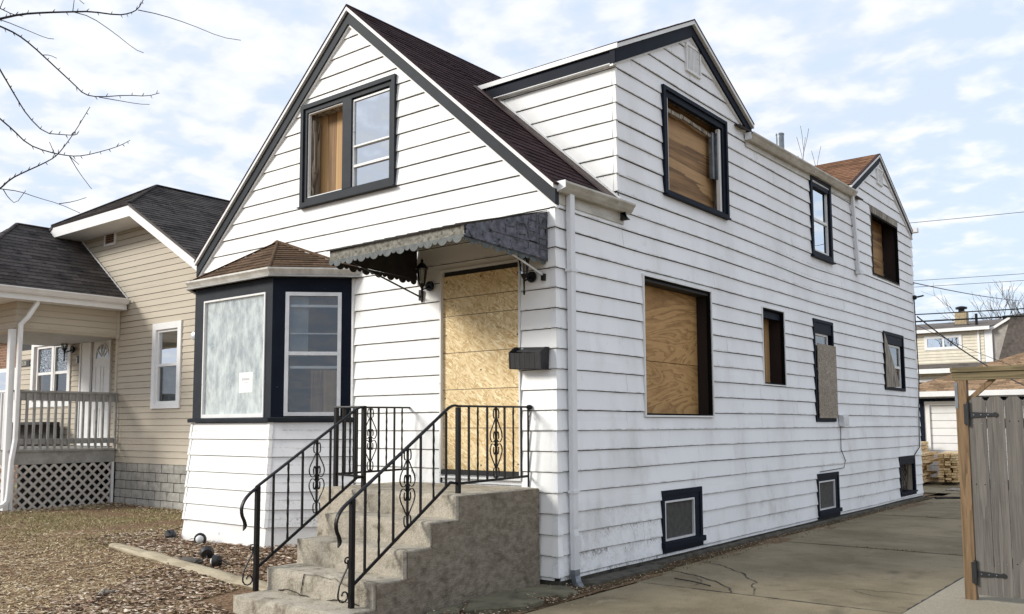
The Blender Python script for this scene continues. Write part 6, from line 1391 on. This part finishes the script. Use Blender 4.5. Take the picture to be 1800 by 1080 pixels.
# tree across the front yard, its twigs reaching into the sky at upper left
BRD = {"b1": [[-1.013, -4.94, 4.324], [-0.964, -4.828, 4.383], [-0.907, -4.696, 4.426], [-0.839, -4.543, 4.467], [-0.792, -4.442, 4.493], [-0.72, -4.282, 4.503], [-0.686, -4.215, 4.53], [-0.66, -4.167, 4.571], [-0.641, -4.14, 4.646]], "b1a": [[-0.661, -4.167, 4.566], [-0.598, -4.032, 4.563], [-0.512, -3.849, 4.532], [-0.416, -3.646, 4.475], [-0.351, -3.521, 4.477]], "b1b": [[-0.839, -4.543, 4.467], [-0.794, -4.439, 4.457], [-0.738, -4.298, 4.376], [-0.687, -4.166, 4.282], [-0.663, -4.112, 4.268]], "b1c": [[-0.838, -4.543, 4.47], [-0.827, -4.539, 4.581]], "b1d": [[-1.03, -4.985, 4.32], [-1.004, -4.916, 4.316], [-0.956, -4.786, 4.282], [-0.915, -4.678, 4.252], [-0.896, -4.635, 4.256]], "b2": [[-1.462, -4.85, 4.474], [-1.432, -4.776, 4.453], [-1.393, -4.677, 4.419], [-1.358, -4.587, 4.357], [-1.309, -4.455, 4.24], [-1.258, -4.321, 4.122], [-1.232, -4.253, 4.055], [-1.19, -4.163, 4.052], [-1.104, -3.996, 4.096], [-1.037, -3.865, 4.109], [-0.996, -3.791, 4.147]], "b2b": [[-1.19, -4.163, 4.052], [-1.133, -4.045, 4.047], [-1.068, -3.913, 4.041], [-1.034, -3.847, 4.05]], "b2c": [[-1.334, -4.521, 4.298], [-1.314, -4.478, 4.307], [-1.295, -4.433, 4.291]], "b3": [[-0.837, -5.061, 4.017], [-0.824, -4.998, 3.905], [-0.813, -4.947, 3.822], [-0.803, -4.903, 3.748], [-0.786, -4.833, 3.636], [-0.755, -4.732, 3.538], [-0.714, -4.63, 3.545], [-0.69, -4.571, 3.551], [-0.68, -4.551, 3.563]], "b4": [[-1.294, -4.913, 3.817], [-1.262, -4.813, 3.726], [-1.237, -4.738, 3.665], [-1.207, -4.648, 3.576], [-1.163, -4.537, 3.541], [-1.104, -4.402, 3.528], [-1.064, -4.316, 3.544], [-1.003, -4.194, 3.6], [-0.958, -4.108, 3.648], [-0.925, -4.05, 3.696]], "b4b": [[-1.104, -4.402, 3.528], [-1.085, -4.338, 3.419], [-1.058, -4.256, 3.311]], "b4c": [[-1.104, -4.402, 3.528], [-1.082, -4.342, 3.476]], "b4d": [[-1.14, -4.481, 3.512], [-1.151, -4.524, 3.611]], "b5": [[-1.232, -4.918, 3.114], [-1.186, -4.822, 3.218], [-1.158, -4.768, 3.293], [-1.126, -4.702, 3.346], [-1.077, -4.599, 3.42], [-1.04, -4.526, 3.482], [-1.011, -4.477, 3.571], [-0.978, -4.424, 3.684], [-0.93, -4.353, 3.864]], "b5b": [[-1.186, -4.822, 3.218], [-1.144, -4.716, 3.216], [-1.101, -4.607, 3.184], [-1.052, -4.485, 3.158], [-1.001, -4.36, 3.107]], "b5c": [[-1.052, -4.485, 3.158], [-1.013, -4.402, 3.183], [-0.978, -4.331, 3.221]], "b5d": [[-1.179, -4.804, 3.216], [-1.171, -4.771, 3.162], [-1.156, -4.728, 3.125], [-1.128, -4.679, 3.225]], "b0": [[-1.033, -5.015, 4.419], [-1.009, -4.945, 4.394], [-0.983, -4.874, 4.369], [-0.96, -4.816, 4.371]], "b0b": [[-0.82, -4.528, 4.599], [-0.817, -4.513, 4.558], [-0.806, -4.481, 4.536]], "b0c": [[-1.009, -4.945, 4.394], [-0.995, -4.927, 4.47]]}
YT = thing('front_yard_tree', 'bare young tree whose thin budding branches reach in at the upper left', 'tree', (-2.75, -5.95, 0))
MB().tube([(-2.75,-5.95,-.1),(-2.74,-5.94,1.2),(-2.68,-5.9,2.4),(-2.70,-5.88,3.6),(-2.60,-5.9,4.8),(-2.62,-5.92,6.0),(-2.5,-5.9,7.2)], [.13,.11,.10,.085,.065,.04,.012], 12).build('trunk', m_bark2, YT, smooth=True)
hubs = {'b1':(-2.62,-5.89,3.9),'b0':(-2.62,-5.89,3.9),'b2':(-2.62,-5.89,4.3),'b3':(-2.62,-5.89,3.75),'b4':(-2.68,-5.9,3.0),'b5':(-2.70,-5.9,2.3)}
random.seed(9)
for k, P in BRD.items():
    P = [Vector(p) for p in P]; main = k in ('b1','b2','b3','b4','b5','b0'); r = {'b1':.0085,'b2':.0075,'b4':.0065,'b5':.0065,'b3':.006,'b0':.0055}.get(k, .0034)
    Q = [P[0]]
    for a, b in zip(P, P[1:]): Q += [a.lerp(b, .25), a.lerp(b, .75)]
    Q.append(P[-1])
    if main:
        h = Vector(hubs[k]); Q = [h, h.lerp(Q[0], .5)+Vector((0,0,.12))]+Q
    n = len(Q); rr = [max(.0021, r*(2.2 if (main and i < 2) else 1)*(1-.72*i/n)) for i in range(n)]
    MB().tube(Q, rr, 6).build('branch', m_bark2, YT, smooth=True)
    bd = MB(); i = 2
    while i < n-1:
        a, b = Q[i], Q[i+1]; L_ = (b-a).length; t = 0.
        while t < L_:
            p = a.lerp(b, t/max(L_, 1e-4)); s__ = Vector((random.uniform(-.3,.3), random.uniform(-.3,.3), random.choice((-1,1,1)))).normalized(); t += .11+random.uniform(0,.05)
            bd.tube([p, p+s__*.012+(b-a).normalized()*.006, p+s__*.026+(b-a).normalized()*.012], [.0022,.003,.0008], 4)
        i += 1
    if bd.v and r > .005: bd.build('buds', m_bark2, YT, kind='stuff')
rs = random.Random(2)
for _ in range(26):
    z = rs.uniform(2.6, 6.9); a = rs.uniform(2.2, 5.6); p = Vector((-2.65,-5.9,z)); d = Vector((math.cos(a), math.sin(a), .5)); P = [p]
    for k in range(7): d = (d+Vector((rs.gauss(0,.2), rs.gauss(0,.2), rs.gauss(0,.15)))).normalized(); P.append(P[-1]+d*rs.uniform(.15,.3))
    MB().tube(P, [.016*(1-.12*i) for i in range(8)], 5).build('branch', m_bark2, YT)

# ---------------------------------------------------------------- overhead wires
def wire(a, b, sg, r, lab, grp='overhead wires behind the houses'):
    a, b = Vector(a), Vector(b); n = 24; tag(MB().tube([a.lerp(b, i/n)-Vector((0,0,sg*4*(i/n)*(1-i/n))) for i in range(n+1)], r, 5).build('power_line', m_iron), lab, 'power line', grp)
Yw = 30.
wire((-16,Yw,10.2),(14,Yw,9.0),.2,.010,'topmost thin wire crossing high above the garage')
wire((-16,Yw,7.85),(14,Yw,6.85),.25,.009,'upper of the two fine wires crossing the sky above the cream house')
wire((-16,Yw,7.58),(14,Yw,6.62),.25,.009,'lower of the two fine wires crossing the sky above the cream house')
wire((-16,Yw,6.30),(14,Yw,5.70),.2,.022,'thick wire crossing just above the chimney of the cream house')
wire((-16,Yw,5.98),(14,Yw,5.48),.2,.030,'thickest dark cable crossing the chimney of the cream house')
wire((.04,13.6,4.55),(3.1,31,6.4),.5,.010,'service wire falling from the rear corner of the white house toward the right', None) if 0 else None
wire((.05,13.45,4.68),(-.5,30,6.1),.05,.012,'service wire running from the upper rear corner of the white house to the cables behind','service wires of the white house')
wire((.05,13.62,3.95),(1.0,20.5,2.62),.12,.016,'black cable dropping from the rear corner of the white house to the garage roof','service wires of the white house')
wire((.05,13.62,3.75),(2.2,20.5,2.60),.12,.006,'thin wire below the black cable from the white house to the garage','service wires of the white house')
tag(MB().lathe((.03,13.5,4.36),[(.04,-.03),(.06,0),(.04,.05)],8,(1,0,0)).tube([(.03,13.5,4.36),(.14,13.55,4.38),(.2,13.6,4.40)],.02,6).build('service_bracket', m_iron), 'black wire bracket on the rear corner of the white house', 'bracket')
